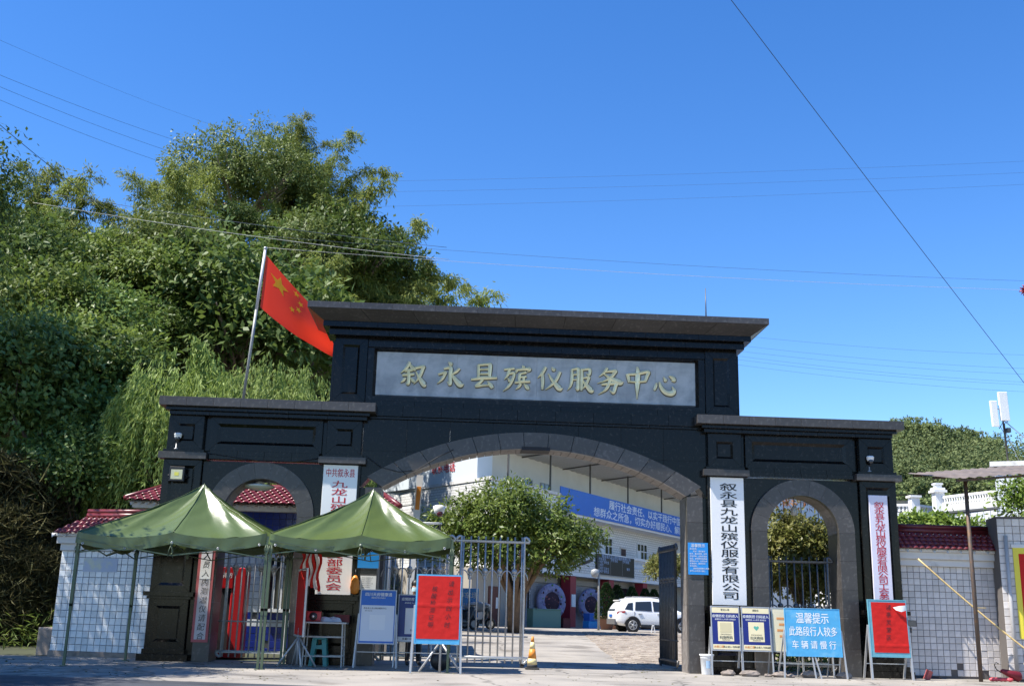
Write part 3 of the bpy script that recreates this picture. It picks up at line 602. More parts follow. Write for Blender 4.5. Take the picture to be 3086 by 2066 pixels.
# ------------------------------------------------------------------ green pop-up tents
def tent(label,A,B_,C_,D,pk,eave,mid,seedv):
    """A front-left, B front-right, C back-right, D back-left corners (x,y) ; pk peak"""
    base=Vector(((A[0]+C_[0])/2,(A[1]+C_[1])/2,0)); t=thing('pop_up_tent',label,'tent',base,0,'green pop-up tents in front of the gate')
    L=lambda x,y,z: Vector((x,y,z))-base
    rnd=random.Random(seedv); cs=[A,B_,C_,D]; ez=eave
    # perimeter with sagging edges between corners and mid supports
    ring=[]; n=32
    for k in range(4):
        a,b2=cs[k],cs[(k+1)%4]; za,zb=ez[k],ez[(k+1)%4]
        for i in range(n):
            u=i/n; sag=-.11*abs(math.sin(2*math.pi*u))**.8; z=za*(1-u)+zb*u+sag
            inn=.06*abs(math.sin(2*math.pi*u))
            x=a[0]+(b2[0]-a[0])*u; y=a[1]+(b2[1]-a[1])*u
            x+=(base.x-x)*inn*.25; y+=(base.y-y)*inn*.25
            ring.append((x,y,z,u,k))
    m=len(ring); R=20; vs=[]
    for r in range(R+1):
        f=r/R
        for (x,y,z,u,k) in ring:
            px=pk[0]+(x-pk[0])*f; py=pk[1]+(y-pk[1])*f
            e=min(abs(u),abs(u-.5),abs(u-1))*4        # 0 on a seam, 1 between seams
            prof=f**.76 if True else f
            pz=pk[2]+(z-pk[2])*(f**.80) - .10*math.sin(math.pi*f)*e
            q=min(u,1-u); pz+=.010*math.sin(f*23+u*31+k)*f*(1-f)*3+.014*math.sin(u*55+k*2)*f*f*.3-.030*math.exp(-((q-.10*f)/.035)**2)*f*(1.15-f)*3.6+.050*math.exp(-((q-.17*f)/.03)**2)*f*(1.1-f)*3-.035*math.exp(-((q-.25*f)/.03)**2)*f*(1.1-f)
            vs.append(L(px,py,pz))
    fs=[]
    for r in range(R):
        for j in range(m): fs.append((r*m+j,(r+1)*m+j,(r+1)*m+(j+1)%m,r*m+(j+1)%m))
    b=MB(); b.smooth=True; b.add(vs,fs); cn=b.build('canopy',GREENC,t)
    for j in range(0,m,n//2):
        b=MB(); b.tube([vs[r*m+j]+Vector((0,-.004,.006)) for r in range(1,R+1)],.006,5); b.build('seam',GREENC,cn)
    # valance
    vs=[]; H=.27
    for row in range(5):
        f=row/4
        for (x,y,z,u,k) in ring:
            w_=.018*math.sin(u*47+k*3+f*2)*f+.012*math.sin(u*90+k)*f; d=Vector((x-base.x,y-base.y,0)).normalized()
            hh=H*(.82+.30*min(abs(u),abs(u-1),abs(u-.5))*2)
            vs.append(L(x,y,z-hh*f)+d*(w_+.012))
    fs=[(r*m+j,(r+1)*m+j,(r+1)*m+(j+1)%m,r*m+(j+1)%m) for r in range(4) for j in range(m)]
    b=MB(); b.smooth=True; b.add(vs,fs); va=b.build('valance',GREENC,t)
    for k in range(4):
        for u in (.03,.25,.5,.75,.97) if k==0 else (.5,):
            i=min(int(u*n+.5),n-1) if u<.9 else n-1; x,y,z,_,_=ring[k*n+i]
            ey=MB(); ey.lathe([(.026,0),(.026,.012),(.012,.012),(.012,0)],n=10,axis='y'); ey.build('eyelet',ALU,va,L(x,y-.02,z-.21))
    # frame
    for k,(x,y) in enumerate(cs):
        zt=ez[k]
        b=MB(); b.bar(L(x+.03,y+.03,1.05),L(x+.03,y+.03,zt-.06),.06); b.bar(L(x+.03,y+.03,0),L(x+.03,y+.03,1.2),.048); b.box(*[c for p in zip(L(x-.03,y-.03,0),L(x+.09,y+.09,.012)) for c in p]); lg=b.build('leg',GREENP,t)
        b=MB(); c=L(x+.03,y+.03,zt-.30); b.cbox(c,(.075,.075,.10)); c2=L(x+.03,y+.03,1.16); b.cbox(c2,(.06,.06,.05)); b.build('bracket',GREENP,lg)
    for k in range(4):
        a,b2=cs[k],cs[(k+1)%4]; za=min(ez[k],ez[(k+1)%4])-.14
        for q in range(2):
            p0=(a[0]+(b2[0]-a[0])*q/2,a[1]+(b2[1]-a[1])*q/2); p1=(a[0]+(b2[0]-a[0])*(q+1)/2,a[1]+(b2[1]-a[1])*(q+1)/2)
            d=Vector((p1[1]-p0[1],p0[0]-p1[0],0)).normalized()*.012
            b=MB(); b.bar(L(*p0,za)+d,L(*p1,za-.28)+d,.022,.014); b.bar(L(*p0,za-.28)-d,L(*p1,za)-d,.022,.014); b.build('truss',GREENP,t)
    for k in range(4):
        a,b2=cs[k],cs[(k+1)%4]; p=((a[0]+b2[0])/2,(a[1]+b2[1])/2); za=min(ez)-.14
        q=((p[0]+base.x)/2,(p[1]+base.y)/2)
        b=MB(); b.bar(L(*p,za),L(base.x,base.y,za-.2),.02); b.bar(L(*p,za-.26),L(q[0],q[1],za+.1),.02); b.build('roof_strut',GREENP,t)
    MB().bar(L(base.x,base.y,za-.3),L(pk[0],pk[1],pk[2]-.02),.04).build('centre_pole',GREENP,t)
    for k in range(4):
        x,y=cs[k]; z=ez[k]-.24
        b=MB(); b.tube([L(x+.05,y-.02,z),L(x+.07,y-.04,z-.12),L(x+.05,y-.03,z-.22)],.008,5); b.tube([L(x+.02,y-.02,z),L(x-.01,y-.04,z-.1),L(x+.01,y-.03,z-.17)],.008,5); b.build('tie',GREENP,t)
    x,y=(A[0]+B_[0])/2,(A[1]+B_[1])/2; z=ez[0]-.2
    b=MB(); b.tube([L(x,y-.03,z),L(x-.04,y-.05,z-.12),L(x-.05,y-.04,z-.24)],.009,5); b.tube([L(x,y-.03,z),L(x+.03,y-.05,z-.14),L(x+.05,y-.05,z-.27)],.009,5); b.ball(L(x,y-.03,z),.03,8); b.build('tie',GREENP,t)
    return t
tent('green pop-up tent in front of the left arch, nearest the tiled wall',(-9.45,-2.85),(-5.72,-2.6),(-5.62,-.32),(-9.0,-.32),(-7.36,-1.4,3.80),(2.60,2.69,2.72,2.62),0,3)
tent('green pop-up tent in front of the main arch, right of its twin',(-5.64,-2.6),(-1.92,-2.4),(-1.9,-.3),(-5.55,-.3),(-3.68,-1.25,3.82),(2.69,2.735,2.74,2.70),0,5)
# ------------------------------------------------------------------ iron gates
def leaf(label,w,h,nb,loc,rz,m=STEEL,ballz=.72,wheel=True,rail=.2,group='steel gate leaves',frame_r=.032,name='gate_leaf',z0=.10):
    t=thing(name,label,'gate',loc,rz,group)
    r=frame_r; c=.12
    def corner(x0,z0_,sx,sz): return [(x0+sx*c*(1-math.sin(a)),0,z0_+sz*c*(1-math.cos(a))) for a in [math.pi/2*i/5 for i in range(6)]]
    pts=corner(0,z0,1,1)+corner(w,z0,-1,1)[::-1]+corner(w,h,-1,-1)+corner(0,h,1,-1)[::-1]
    MB().tube(pts,r,10,close=True).build('frame',m,t)
    MB().tube([(0,0,z0+rail*h),(w,0,z0+rail*h)],.018,8).build('rail',m,t)
    bz=z0+(h-z0)*ballz
    bars=[]
    for i in range(1,nb):
        x=w*i/nb
        top=h if i%2 else h
        bars.append(MB().tube([(x,0,z0),(x,0,top)],.019,8))
    for b in bars: b.build('bar',m,t)
    for i in range(0,nb):
        x0=w*i/nb; x1=w*(i+1)/nb
    step=w/nb
    for i in range(2,nb,2):
        b=MB(); b.ball((w*i/nb,-.01,bz),.068,14); b.lathe([(.03,-.11),(.055,-.07),(.02,-.05)],(w*i/nb,0,bz),10); b.build('ball',m,t)
    b=MB()
    for i in range(0,nb,2):
        x0,x1=w*i/nb+.03,min(w,w*(i+2)/nb)-.03
        b.tube([((x0+x1)/2+(x1-x0)/2*math.cos(math.pi*(1-k/10)),0,bz-.20+.22*math.sin(math.pi*k/10)) for k in range(11)],.014,6)
    b.build('scroll',m,t)
    if wheel:
        b=MB(); b.bar((w-.12,0,z0),(w-.12,0,.06),.04); b.lathe([(.05,-.02),(.055,0),(.05,.02)],(w-.12,0,.055),12,'y'); b.build('wheel',BLK,t)
    return t
leaf('tall steel gate leaf standing closed between the red easel and the traffic cone',1.74,2.98,10,(-1.80,.62,0),0)
leaf('steel gate leaf behind the blue poster board and the red easel',1.74,2.98,10,(-3.57,.62,0),0)
leaf('dark steel gate leaf swung open against the right jamb of the main arch',1.70,2.95,12,(3.50,.74,0),math.radians(94),DSTEEL)
leaf('weathered steel gate leaf standing in the right arch',1.66,2.70,9,(5.52,.42,0),0,DSTEEL,.56,rail=.14)
leaf('weathered steel gate leaf standing in the left arch behind the green tent',1.62,2.62,11,(-7.18,.45,0),0,GSTEEL,.80,rail=.30)
# ------------------------------------------------------------------ tiled boundary walls
_tm={}
def tile_mesh(w,h,m,t=.014,ch=.006):
    k=(round(w,3),round(h,3),m.name)
    if k not in _tm: _tm[k]=MB().box(-w/2,w/2,-t,0,-h/2,h/2,ch).mesh('tile',m)
    return _tm[k]
def tile_face(t,x0,x1,z0,z1,pw,m,y=0,joint=.009,limit=300,gr=None,skip=lambda i,k:False,ph=None):
    ph=ph or pw; nx=max(1,round((x1-x0)/pw)); nz=max(1,round((z1-z0)/ph)); w=(x1-x0)/nx; h=(z1-z0)/nz; me=tile_mesh(w-joint,h-joint,m); n=0; b=MB()
    for k in range(nz):
        for i in range(nx):
            if skip(i,k): continue
            if k<3 and random.random()<.035: continue
            c=(x0+(i+.5)*w,y+random.uniform(-.003,.003),z0+(k+.5)*h)
            if n<limit:
                o=link('tile',me,None,t,c); o.rotation_euler=(random.gauss(0,.006),random.gauss(0,.004),random.gauss(0,.006)); n+=1
            else: b.box(c[0]-(w-joint)/2,c[0]+(w-joint)/2,y-.014,y,c[2]-(h-joint)/2,c[2]+(h-joint)/2,.006)
    if b.v: b.build('tiling',m,t)['kind']='stuff'
# glazed roof tile: an S-curved strip with a scalloped nose
def roof_tile(w,l,m=RTILE):
    b=MB(); n=8; b.smooth=True
    prof=[(-w/2+w*i/n, .5*w*.5*abs(math.sin(math.pi*i/n))) for i in range(n+1)]
    vs=[(x,0,z) for x,z in prof]+[(x,-l*(.86+.14*math.sin(math.pi*(x/w+.5))),z+.012) for x,z in prof]
    vs+=[(x,-l*(.86+.14*math.sin(math.pi*(x/w+.5))),z-.018) for x,z in prof]
    b.add(vs,[(i,i+1,n+1+i+1,n+1+i) for i in range(n)]+[(n+1+i,n+2+i,2*n+3+i,2*n+2+i) for i in range(n)])
    return b.mesh('roof_tile',m)
RT=roof_tile(.155,.2)
def roof_slope(parent,x0,x1,ye,ze,yr,zr,rows,hipL=0,hipR=0,w=.15,me=None,flip=False,shade=None):
    """tiles laid from eave (ye,ze) up to ridge (yr,zr)"""
    me=me or RT; L=math.hypot(yr-ye,zr-ze); ang=math.atan2(zr-ze,yr-ye)
    for r in range(rows):
        f=(r+1)/rows; y=ye+(yr-ye)*f; z=ze+(zr-ze)*f; a=x0+hipL*(r+.5)/rows; b2=x1-hipR*(r+.5)/rows; n=max(1,round((b2-a)/w))
        for i in range(n):
            o=link('roof_tile',me,None,parent,(a+(i+.5)*(b2-a)/n,y,z+.004*r)); o.rotation_euler=(ang-.08+random.gauss(0,.012),random.gauss(0,.01),random.gauss(0,.012))
            o.scale=((b2-a)/n/.155*1.03,L/rows/.2*1.18,1)
def wall_cap(parent,x0,x1,yf,zb,rows=4,end=True,ridge_shift=.45,rise=.42,hip=.55):
    MB().box(x0,x1,yf-.10,yf+.3,zb,zb+.16,.01).build('cornice_band',STUCCO,parent)
    MB().box(x0-.06,x1+.06,yf-.19,yf+.3,zb+.16,zb+.33,.01).build('cornice_band',STUCCO,parent)
    MB().box(x0-.10,x1+.10,yf-.27,yf+.3,zb+.33,zb+.40,.01).build('cornice_band',STUCCO,parent)
def tiled_wall(label,loc,rz,W,Hh,pw,m,gr,hipL,hipR,hip_end,extra=None,limit=300):
    t=thing('boundary_wall',label,'wall',loc,rz,'tiled boundary walls beside the gate')
    b=MB(); b.box(0,W,.0,.24,0,Hh); b.build('body',gr,t)
    tile_face(t,0.0,W,.10,Hh,pw,m,y=0,limit=limit,ph=.152)
    wall_cap(t,0,W,0,Hh)
    z=Hh+.42
    rf=link('roof',MB().prism([(-.02,z-.02),(W+.02,z-.02),(W+.02-hipR,z+.36),(-.02+hipL,z+.36)],.1,.5).mesh('roof',STUCCO),None,t)
    roof_slope(rf,-.12,W+.12,-.36,z-.03,.16,z+.36,4,hipL,hipR)
    # plaster fillets showing between the tile noses
    b=MB(); n=round(W/.3)
    for i in range(n+1): x=-.1+(W+.2)*i/n; b.add([(x-.06,-.27,z-.02),(x+.06,-.27,z-.02),(x,-.34,z-.13),(x-.06,-.2,z-.02),(x+.06,-.2,z-.02)],[(0,2,1),(0,3,2),(1,2,4)])
    b.build('eave_fillet',STUCCO,t)
    for k,(yy,zz,r) in enumerate(((.2,z+.44,.07),(.2,z+.54,.055))): MB().tube([(hipL-.1,yy,zz),(W-hipR+.1,yy,zz)],r,10).build('ridge_tile',RTILE,rf)
    return t
lw=tiled_wall('white tiled wall with a red tiled cap, left of the gate behind the tent',(-11.30,1.62,.0),math.radians(-14),2.42,2.42,.166,TILEW,GROUT,.55,0,1)
MB().box(-.02,2.4,-.06,.2,-.05,.10,.01).build('footing',STONE,lw)
MB().box(-.42,-.0,.05,.6,-.05,.62,.04).build('return_stub',STONE,lw)
o=MB().box(.62,1.52,-.022,-.016,1.93,2.25).build('faded_poster',mat('faded_poster',(.44,.48,.56),rough=.6,col2=(.55,.56,.45),c2s=2.5,c2t=(.5,.6)),lw)
rw=tiled_wall('beige tiled wall with a red tiled cap, right of the gate behind the thin post',(8.72,.50,-.05),0,2.72,2.62,.152,TILEG,GROUTL,0,.35,0)
link('hole_patch',MB().box(.02,.36,-.16,-.1,2.96,3.1,.02).mesh('hole_patch',STONE),None,rw)
# pilaster wall at the right edge
t=thing('tiled_pilaster','beige tiled pilaster wall with a yellow and red poster at the right edge','wall',(11.02,-.10,0),math.radians(-12))
MB().box(0,2.2,.0,.9,0,3.75).build('body',GROUTL,t)
tile_face(t,0,2.2,.05,3.7,.17,TILEG,y=0)
po=MB().box(.30,1.9,-.045,-.02,.95,3.02).build('poster',mat('yellow_poster',(.72,.60,.05),rough=.45),t)
MB().box(.42,1.8,-.05,-.0455,1.35,2.88).build('red_field',REDC,po)
MB().box(.27,1.94,-.05,-.02,3.02,3.10).build('poster_rail',STUCCO,t)
vtext('福寿安康福寿安康',.26,mat('dark_red_print',(.25,.01,.01)),po,(.62,-.053,2.72),.17,shear=.3)
vtext('吉祥平安吉祥平安',.26,mat('dark_red_print',(.25,.01,.01)),po,(1.1,-.053,2.72),.17,shear=.3)
MB().tube([(.15,-.09,.0),(.15,-.09,3.3)],.045,10).build('drain_pipe',mat('pvc_grey',(.42,.41,.40),rough=.4),t)
# ------------------------------------------------------------------ free-standing boards
def easel(label,cx,y,w,z0,z1,tilt,face,frame=ALU,rz=0,leg_h=None,legm=None,fr=.022,legw=.03,spread=.04,rear=.45,group='boards on folding stands',name='easel_board'):
    t=thing(name,label,'notice board',(cx,y,0),rz,group); legm=legm or ALU
    piv=Matrix.Rotation(-tilt,4,'X')
    h=z1-z0
    def Q(x,yy,z): return piv@Vector((x,yy,z))
    def qb(b,x0,x1,y0,y1,za,zb):
        n=len(b.v); b.box(x0,x1,y0,y1,za,zb)
        b.v[n:]=[tuple(Q(*v)) for v in b.v[n:]]
    b=MB(); qb(b,-w/2+.012,w/2-.012,-.012,.012,z0+.012,z1-.012); pn=b.build('panel',face,t)
    for x0,x1,za,zb in ((-w/2,-w/2+fr,z0,z1),(w/2-fr,w/2,z0,z1),(-w/2+fr,w/2-fr,z0,z0+fr),(-w/2+fr,w/2-fr,z1-fr,z1)):
        b=MB(); qb(b,x0,x1,-.018,.018,za,zb); b.build('frame_rail',frame,t)
    for s in (-1,1):
        b=MB(); x=s*(w/2+.012); b.bar(Q(x+s*spread,.0,0),Q(x,.02,leg_h or (z0+h*.55)),legw); b.build('leg',legm,t)
        b=MB(); b.bar(Q(x,.02,(leg_h or (z0+h*.55))),Vector((x+s*spread,rear,0)),legw*.9); b.build('rear_leg',legm,t)
    b=MB(); b.bar(Vector((-w/2-spread,rear*.72,.28*(z0+h*.55))),Vector((w/2+spread,rear*.72,.28*(z0+h*.55))),.02); b.build('brace',legm,t)
    pass
    def stick(me_or_fn,x,z,name,m,off=.0145):
        o=link(name,me_or_fn,None,pn,Q(x,-off,z)); 
        if not me_or_fn.materials: me_or_fn.materials.append(m)
        o.rotation_euler=(-tilt,0,0); return o
    def rect(x0,x1,za,zb,m,name='print_field',off=.0140):
        b=MB(); qb(b,x0,x1,-off-.001,-off+.001,za,zb); return b.build(name,m,pn)
    return t,pn,stick,rect
def T(body,size,**k): return text_mesh(body,size,**k)
# blue code poster (its code is left blank)
t,pn,st,rc=easel('blue poster board with a large white field, between the table and the red easel',-3.47,-.95,.80,.50,1.66,.10,BLUE,spread=.05)
rc(-.36,.36,.56,1.32,mat('pale_blue_white',(.62,.66,.72),rough=.4))
st(T('四川天府健康通',.085,bold=.01),.0,1.55,'lettering',WHITE); st(T('请使用手机扫码登记',.035,bold=.008),.0,1.48,'lettering',WHITE)
st(T('叙永县九龙山殡仪服务中心',.042,bold=.01),-.06,1.255,'lettering',BLACKI,.0165); st(T('地址 叙永县',.03),-.2,1.2,'lettering',BLACKI,.0165)
rc(-.17,.17,.80,1.12,mat('grey_white_square',(.70,.73,.76),rough=.5),off=.0165)
# dark blue board behind the red easel
t,pn,st,rc=easel('navy blue epidemic notice board, partly hidden by the red easel',-2.68,-.55,.74,.55,1.58,.09,NAVY,spread=.04)
rc(-.20,.26,.72,1.28,PAPER); st(T('疫情防控 扫码进入',.072,bold=.012),0,1.47,'lettering',WHITE); st(T('春防秋控 人人有责 请您配合',.036,bold=.008),0,1.39,'lettering',WHITE)
rc(-.36,.36,.56,.66,PAPER); st(T('未戴口罩 禁止进入',.06,bold=.01),0,.61,'lettering',BLACKI,.0165); st(T('扫天府码',.05,bold=.01),.02,.80,'lettering',BLACKI,.0165)
# red easel with handwriting
def crumple(w,h,m,amp,seed,fold=None,nx=26,nz=38):
    rnd=np.random.default_rng(seed); ph=rnd.uniform(0,6.28,(9,)); b=MB(); b.smooth=True; vs=[]
    for j in range(nz+1):
        for i in range(nx+1):
            u,v=i/nx,j/nz; x,z=(u-.5)*w,(v-.5)*h; e=min(1,8*min(u,1-u,v,1-v))
            d=sum(math.sin(a*u*6.28+b_*v*6.28+ph[k]+1.3*math.sin(3*u+4*v+ph[k]))*c for k,(a,b_,c) in enumerate(((3,-4,.5),(5,3,.35),(2,7,.4),(7,-6,.25),(9,4,.2),(1,-11,.3))))
            rid=abs(math.sin(5*u*3.1+9*v+ph[7]))**6*.6*(1-v)
            y=-amp*(1+d+rid*2)*e
            if fold: y-=.012*math.exp(-((v-fold)/.012)**2)
            vs.append((x,y,z))
    b.add(vs,[(j*(nx+1)+i,j*(nx+1)+i+1,(j+1)*(nx+1)+i+1,(j+1)*(nx+1)+i) for j in range(nz) for i in range(nx)]); return b.mesh('red_sheet',m)
t,pn,st,rc=easel('red paper easel with two columns of black handwriting, standing before the closed gate leaf',-2.13,-2.55,.93,.57,1.96,.06,CYAN,CYAN,spread=.03,legw=.042,rear=.7,fr=.03)
st(crumple(.87,1.26,REDC,.0016,3,.52),.012,1.30,'red_sheet',REDC,.019)
def hand(body,size,pitch,x,z,m=BLACKI,slant=.25,parent=None,off=.0275):
    for i,ch in enumerate(body):
        o=st(T(ch,size,shear=slant,sx=.95),x-.012*i,z-pitch*i,'handwriting',m,off); o.rotation_euler[1]=random.uniform(-.08,.08)
hand('请出示四小时',.125,.165,.25,1.77,slant=.2); hand('核酸检测证明',.118,.143,-.09,1.66,slant=.2)
b=MB()
for a in (-.42,.0,.42): b.tube([(.08,.38,.62),(.08+a,.38+.25*(1 if a==0 else -.6),.02)],.022,8)
b.tube([(.08,.38,.0),(.08,.38,.9)],.026,8); b.build('tripod',ALU,t)
# three dark blue / cream registration boards, right of the main arch
def code_board(label,cx,y,l2,tx):
    t,pn,st,rc=easel(label,cx,y,.66,.53,1.51,.10,NAVY,ALU,spread=-.0,leg_h=1.05)
    rc(-.305,.305,1.36,1.48,CREAM); st(T(tx,.05,bold=.004),0,1.425,'lettering',BLACKI,.0165)
    st(T('疫情防控 扫码进入',.072,bold=.016),0,1.285,'lettering',WHITE); st(T('疫情防控 人人有责 请您配合',.038,bold=.01),0,1.215,'lettering',WHITE)
    rc(-.18,.18,.74,1.17,CREAM); st(T(l2,.075,bold=.012),0,.815,'lettering',BLACKI,.0165); st(T('登录扫码查询信息',.032),0,.885,'lettering',BLACKI,.0165); st(T('感谢您的支持',.03),0,.765,'lettering',BLACKI,.0165)
    rc(-.305,.305,.56,.67,CREAM); st(T('未戴口罩',.058,bold=.01),-.17,.615,'lettering',ORANGE,.0165); st(T('禁止进入 扫码通行',.05,bold=.012),.13,.615,'lettering',BLACKI,.0165)
    return rc,st
rc,st=code_board('navy and cream registration board beside the white bucket',4.35,-.55,'扫场所码','登记入场')
rc(-.13,.13,.93,1.14,mat('cream_dark',(.60,.52,.31),rough=.7),off=.0165)
rc,st=code_board('navy and cream registration board with a green heart emblem, second from the bucket',5.05,-.55,'扫天府码','请配合')
# heart emblem
def heart(s,m):
    b=MB(); n=24; b.add([(0,0,0)]+[(s*16*math.sin(a)**3/16,0,s*(13*math.cos(a)-5*math.cos(2*a)-2*math.cos(3*a)-math.cos(4*a))/16) for a in [2*math.pi*i/n for i in range(n)]],[(0,k+1,(k+1)%n+1) for k in range(n)]); return b.mesh('emblem',m)
st(heart(.06,mat('green_print',(.10,.40,.30),rough=.5)),.0,1.04,'emblem',None,.0165)
t,pn,st,rc=easel('cream notice board half hidden behind the sky blue traffic board',5.75,-.5,.66,.53,1.51,.09,mat('cream_poster',(.74,.66,.45),rough=.5),ALU,spread=0,leg_h=1.05)
for i in range(4): rc(-.16-.05*(i%2),.12,.85+.13*i,.90+.13*i,mat('orange_print',(.70,.30,.10),rough=.6),'print_bar')
t,pn,st,rc=easel('grey backed notice board behind the right half of the sky blue traffic board',6.44,-.5,.66,.53,1.51,.09,GSTEEL,ALU,spread=0,leg_h=1.05)
t,pn,st,rc=easel('sky blue painted board asking vehicles to drive slowly, in front of the right arch',6.22,-.95,1.26,.46,1.50,.09,CYAN,CYAN,spread=.06,legw=.034,rear=.5,fr=.012)
PW=mat('old_white_paint',(.72,.76,.78),rough=.6)
st(T('温馨提示',.225,bold=.014,sx=.84,sy=1.12),.0,1.27,'lettering',PW); st(T('此路段行人较多',.185,bold=.014,sx=.85,sy=1.18),.0,.985,'lettering',PW); st(T('车 辆 请 慢 行',.165,bold=.014,sx=1.0,sy=1.15),.0,.70,'lettering',PW)
b=MB(); b.bar((.0,.0,.0),(-.06,.05,.5),.03); b.bar((.12,.0,.0),(.0,.05,.5),.03); b.build('middle_leg',ALU,t)
t,pn,st,rc=easel('torn red paper board with one column of handwriting, in front of the rightmost pier',8.02,-.75,.90,.48,1.74,.07,TEALF,TEALF,spread=.0,legw=.045,rear=.5)
st(crumple(.80,1.10,REDC,.0022,11,.14),.03,1.13,'red_sheet',REDC,.019)
hand('请亭灵堂区',.13,.165,.02,1.56,slant=.15)
b=MB(); b.smooth=True; b.add([(0,0,0),(.12,-.05,.03),(.28,-.03,.05),(.3,-.01,-.06),(.16,-.06,-.10),(.05,-.03,-.06)],[(0,1,5),(1,4,5),(1,2,4),(2,3,4)]); st(b.mesh('torn_flap',PAPER),.13,1.57,'torn_flap',PAPER,.035)
# red board seen nearly edge on, on a tripod, under the tents
t=thing('tripod_board','red board turned edge-on on a silver tripod, just right of the middle tent legs','notice board',(-5.12,-1.1,0))
c,s_=math.cos(math.radians(76)),math.sin(math.radians(76))
b=MB(); b.box(-.5,.5,-.012,.012,.66,2.0); pn=b.build('panel',REDC,t,rot=(0,0,math.radians(-72)))
b=MB()
for x in(-.52,.5): b.box(x,x+.03,-.02,.02,.62,2.05)
b.box(-.49,.5,-.02,.02,2.02,2.05); b.box(-.49,.5,-.02,.02,.62,.65); b.build('frame',ALU,t,rot=(0,0,math.radians(-72)))
for ang in (-10,110,200,290):
    a=math.radians(ang); MB().tube([(.0,0,.62),(.42*math.cos(a),.42*math.sin(a),.01)],.02,8).build('leg',ALU,t)
MB().tube([(0,0,.05),(0,0,.8)],.022,8).build('post',ALU,t)
# red and white cloth hanging behind that board
t=thing('hanging_cloth','red and white striped cloth hanging from the tent frame behind the edge-on red board','cloth',(-5.05,-.55,1.62))
STR=mat('white_cloth',(.75,.72,.70),rough=.8)
for k in range(7):
    b=MB(); b.smooth=True; x=-.20+.062*k
    vs=[];
    for j in range(9):
        z=.78-.78*j/8*(.75+.05*k); vs+=[(x+.03*math.sin(j+k),.03*math.sin(j*1.3+k),z),(x+.06+.03*math.sin(j+k+.3),.03*math.sin(j*1.1+k+1)+.02,z)]
    b.add(vs,[(2*j,2*j+1,2*j+3,2*j+2) for j in range(8)]); b.build('cloth_strip',REDC if k%2==0 else STR,t)
# ------------------------------------------------------------------ table, megaphone, stool, bag ...
t=thing('folding_table','narrow grey folding table beside the blue poster board','table',(-4.60,-.75,0))
MB().box(-.47,.47,-.3,.3,.90,.935,.006).build('table_top',mat('grey_laminate',(.45,.45,.44),rough=.5,var=.1),t)
for x in (-.42,.42):
    for y in (-.26,.26): MB().bar((x,y,0),(x*.95,y,.9),.03).build('leg',GSTEEL,t)
for y in(-.26,.26):
    for z in (.22,.62): MB().bar((-.41,y,z),(.41,y,z),.025).build('rail',GSTEEL,t)
for x in (-.42,.42): MB().bar((x,-.26,.4),(x,.26,.4),.022).build('rail',GSTEEL,t)
t=thing('megaphone_speaker','red loudspeaker box with a white knob on the folding table','loudspeaker',(-4.86,-.85,.937))
MB().box(-.16,.16,-.06,.08,0,.22,.025).build('case',mat('red_plastic',(.45,.03,.04),rough=.4),t); b=MB(); b.lathe([(.09,0),(.075,.012),(.03,.014)],(0,-.061,.11),16,'y'); b.build('grille',BLK,t); MB().ball((0,-.08,.11),.028,10).build('knob',WHITE,t)
b=MB(); b.smooth=True; n=14
def clothz(u,v): return .02+.075*abs(math.sin(u*5.1+v*2.3))*math.exp(-2.2*((u-.35)**2+(v-.5)**2))+.03*math.sin(u*9+v*7)*.5+.03
b.add([(.42*(i/n-.5)+.03*math.sin(j),.26*(j/n-.5),clothz(i/n,j/n) if 0<i<n and 0<j<n else .006) for j in range(n+1) for i in range(n+1)],[(j*(n+1)+i,j*(n+1)+i+1,(j+1)*(n+1)+i+1,(j+1)*(n+1)+i) for j in range(n) for i in range(n)])
o=b.build('crumpled_cloth',mat('pale_blue_cloth',(.52,.55,.62),rough=.9),loc=(-4.48,-.78,.937)); tag(o,'crumpled pale cloth lying on the folding table','cloth')
t=thing('storage_box','dark red box at the far end of the folding table','box',(-4.26,-.62,.937)); MB().box(-.16,.16,-.1,.1,0,.15,.006).build('carton',mat('maroon_card',(.13,.02,.02),rough=.7),t); MB().box(-.165,.165,-.105,.105,.12,.16,.004).build('lid',mat('maroon_card',(.13,.02,.02)),t)
t=thing('plastic_stool','teal plastic stool under the folding table','stool',(-4.72,-.55,0))
TE=mat('teal_plastic',(.02,.20,.19),rough=.4)
MB().box(-.15,.15,-.15,.15,.56,.60,.01).build('seat',TE,t)
for sx in (-1,1):
    for sy in (-1,1):
        b=MB(); b.add([(sx*.20,sy*.20,0),(sx*.12,sy*.20,0),(sx*.20,sy*.12,0),(sx*.15,sy*.15,.56),(sx*.05,sy*.15,.56),(sx*.15,sy*.05,.56)],[(0,1,4,3),(0,3,5,2),(1,0,2),(3,4,5),(1,2,5,4)]); b.build('leg',TE,t)
MB().box(-.16,.16,-.16,.16,.36,.44).build('apron',TE,t)
t=thing('orange_bag','small orange sack hanging on the pier beside the red lettered name board','bag',(-4.07,-.12,1.55)); b=MB(); b.lathe([(.02,.42),(.05,.40),(.09,.3),(.11,.15),(.09,.03),(.03,0)],n=12); b.build('body',ORANGE,t); MB().tube([(0,0,.4),(0,.02,.55)],.01,6).build('strap',BLK,t)
t=thing('black_bag','black bag on the ground under the red easel','bag',(-2.05,-1.35,0)); b=MB(); b.ball((0,0,.2),.22,12,(1,.6,.95)); b.build('body',BLK,t); MB().tube([(-.1,0,.36),(-.03,0,.46),(.08,0,.36)],.015,6).build('handle',BLK,t)
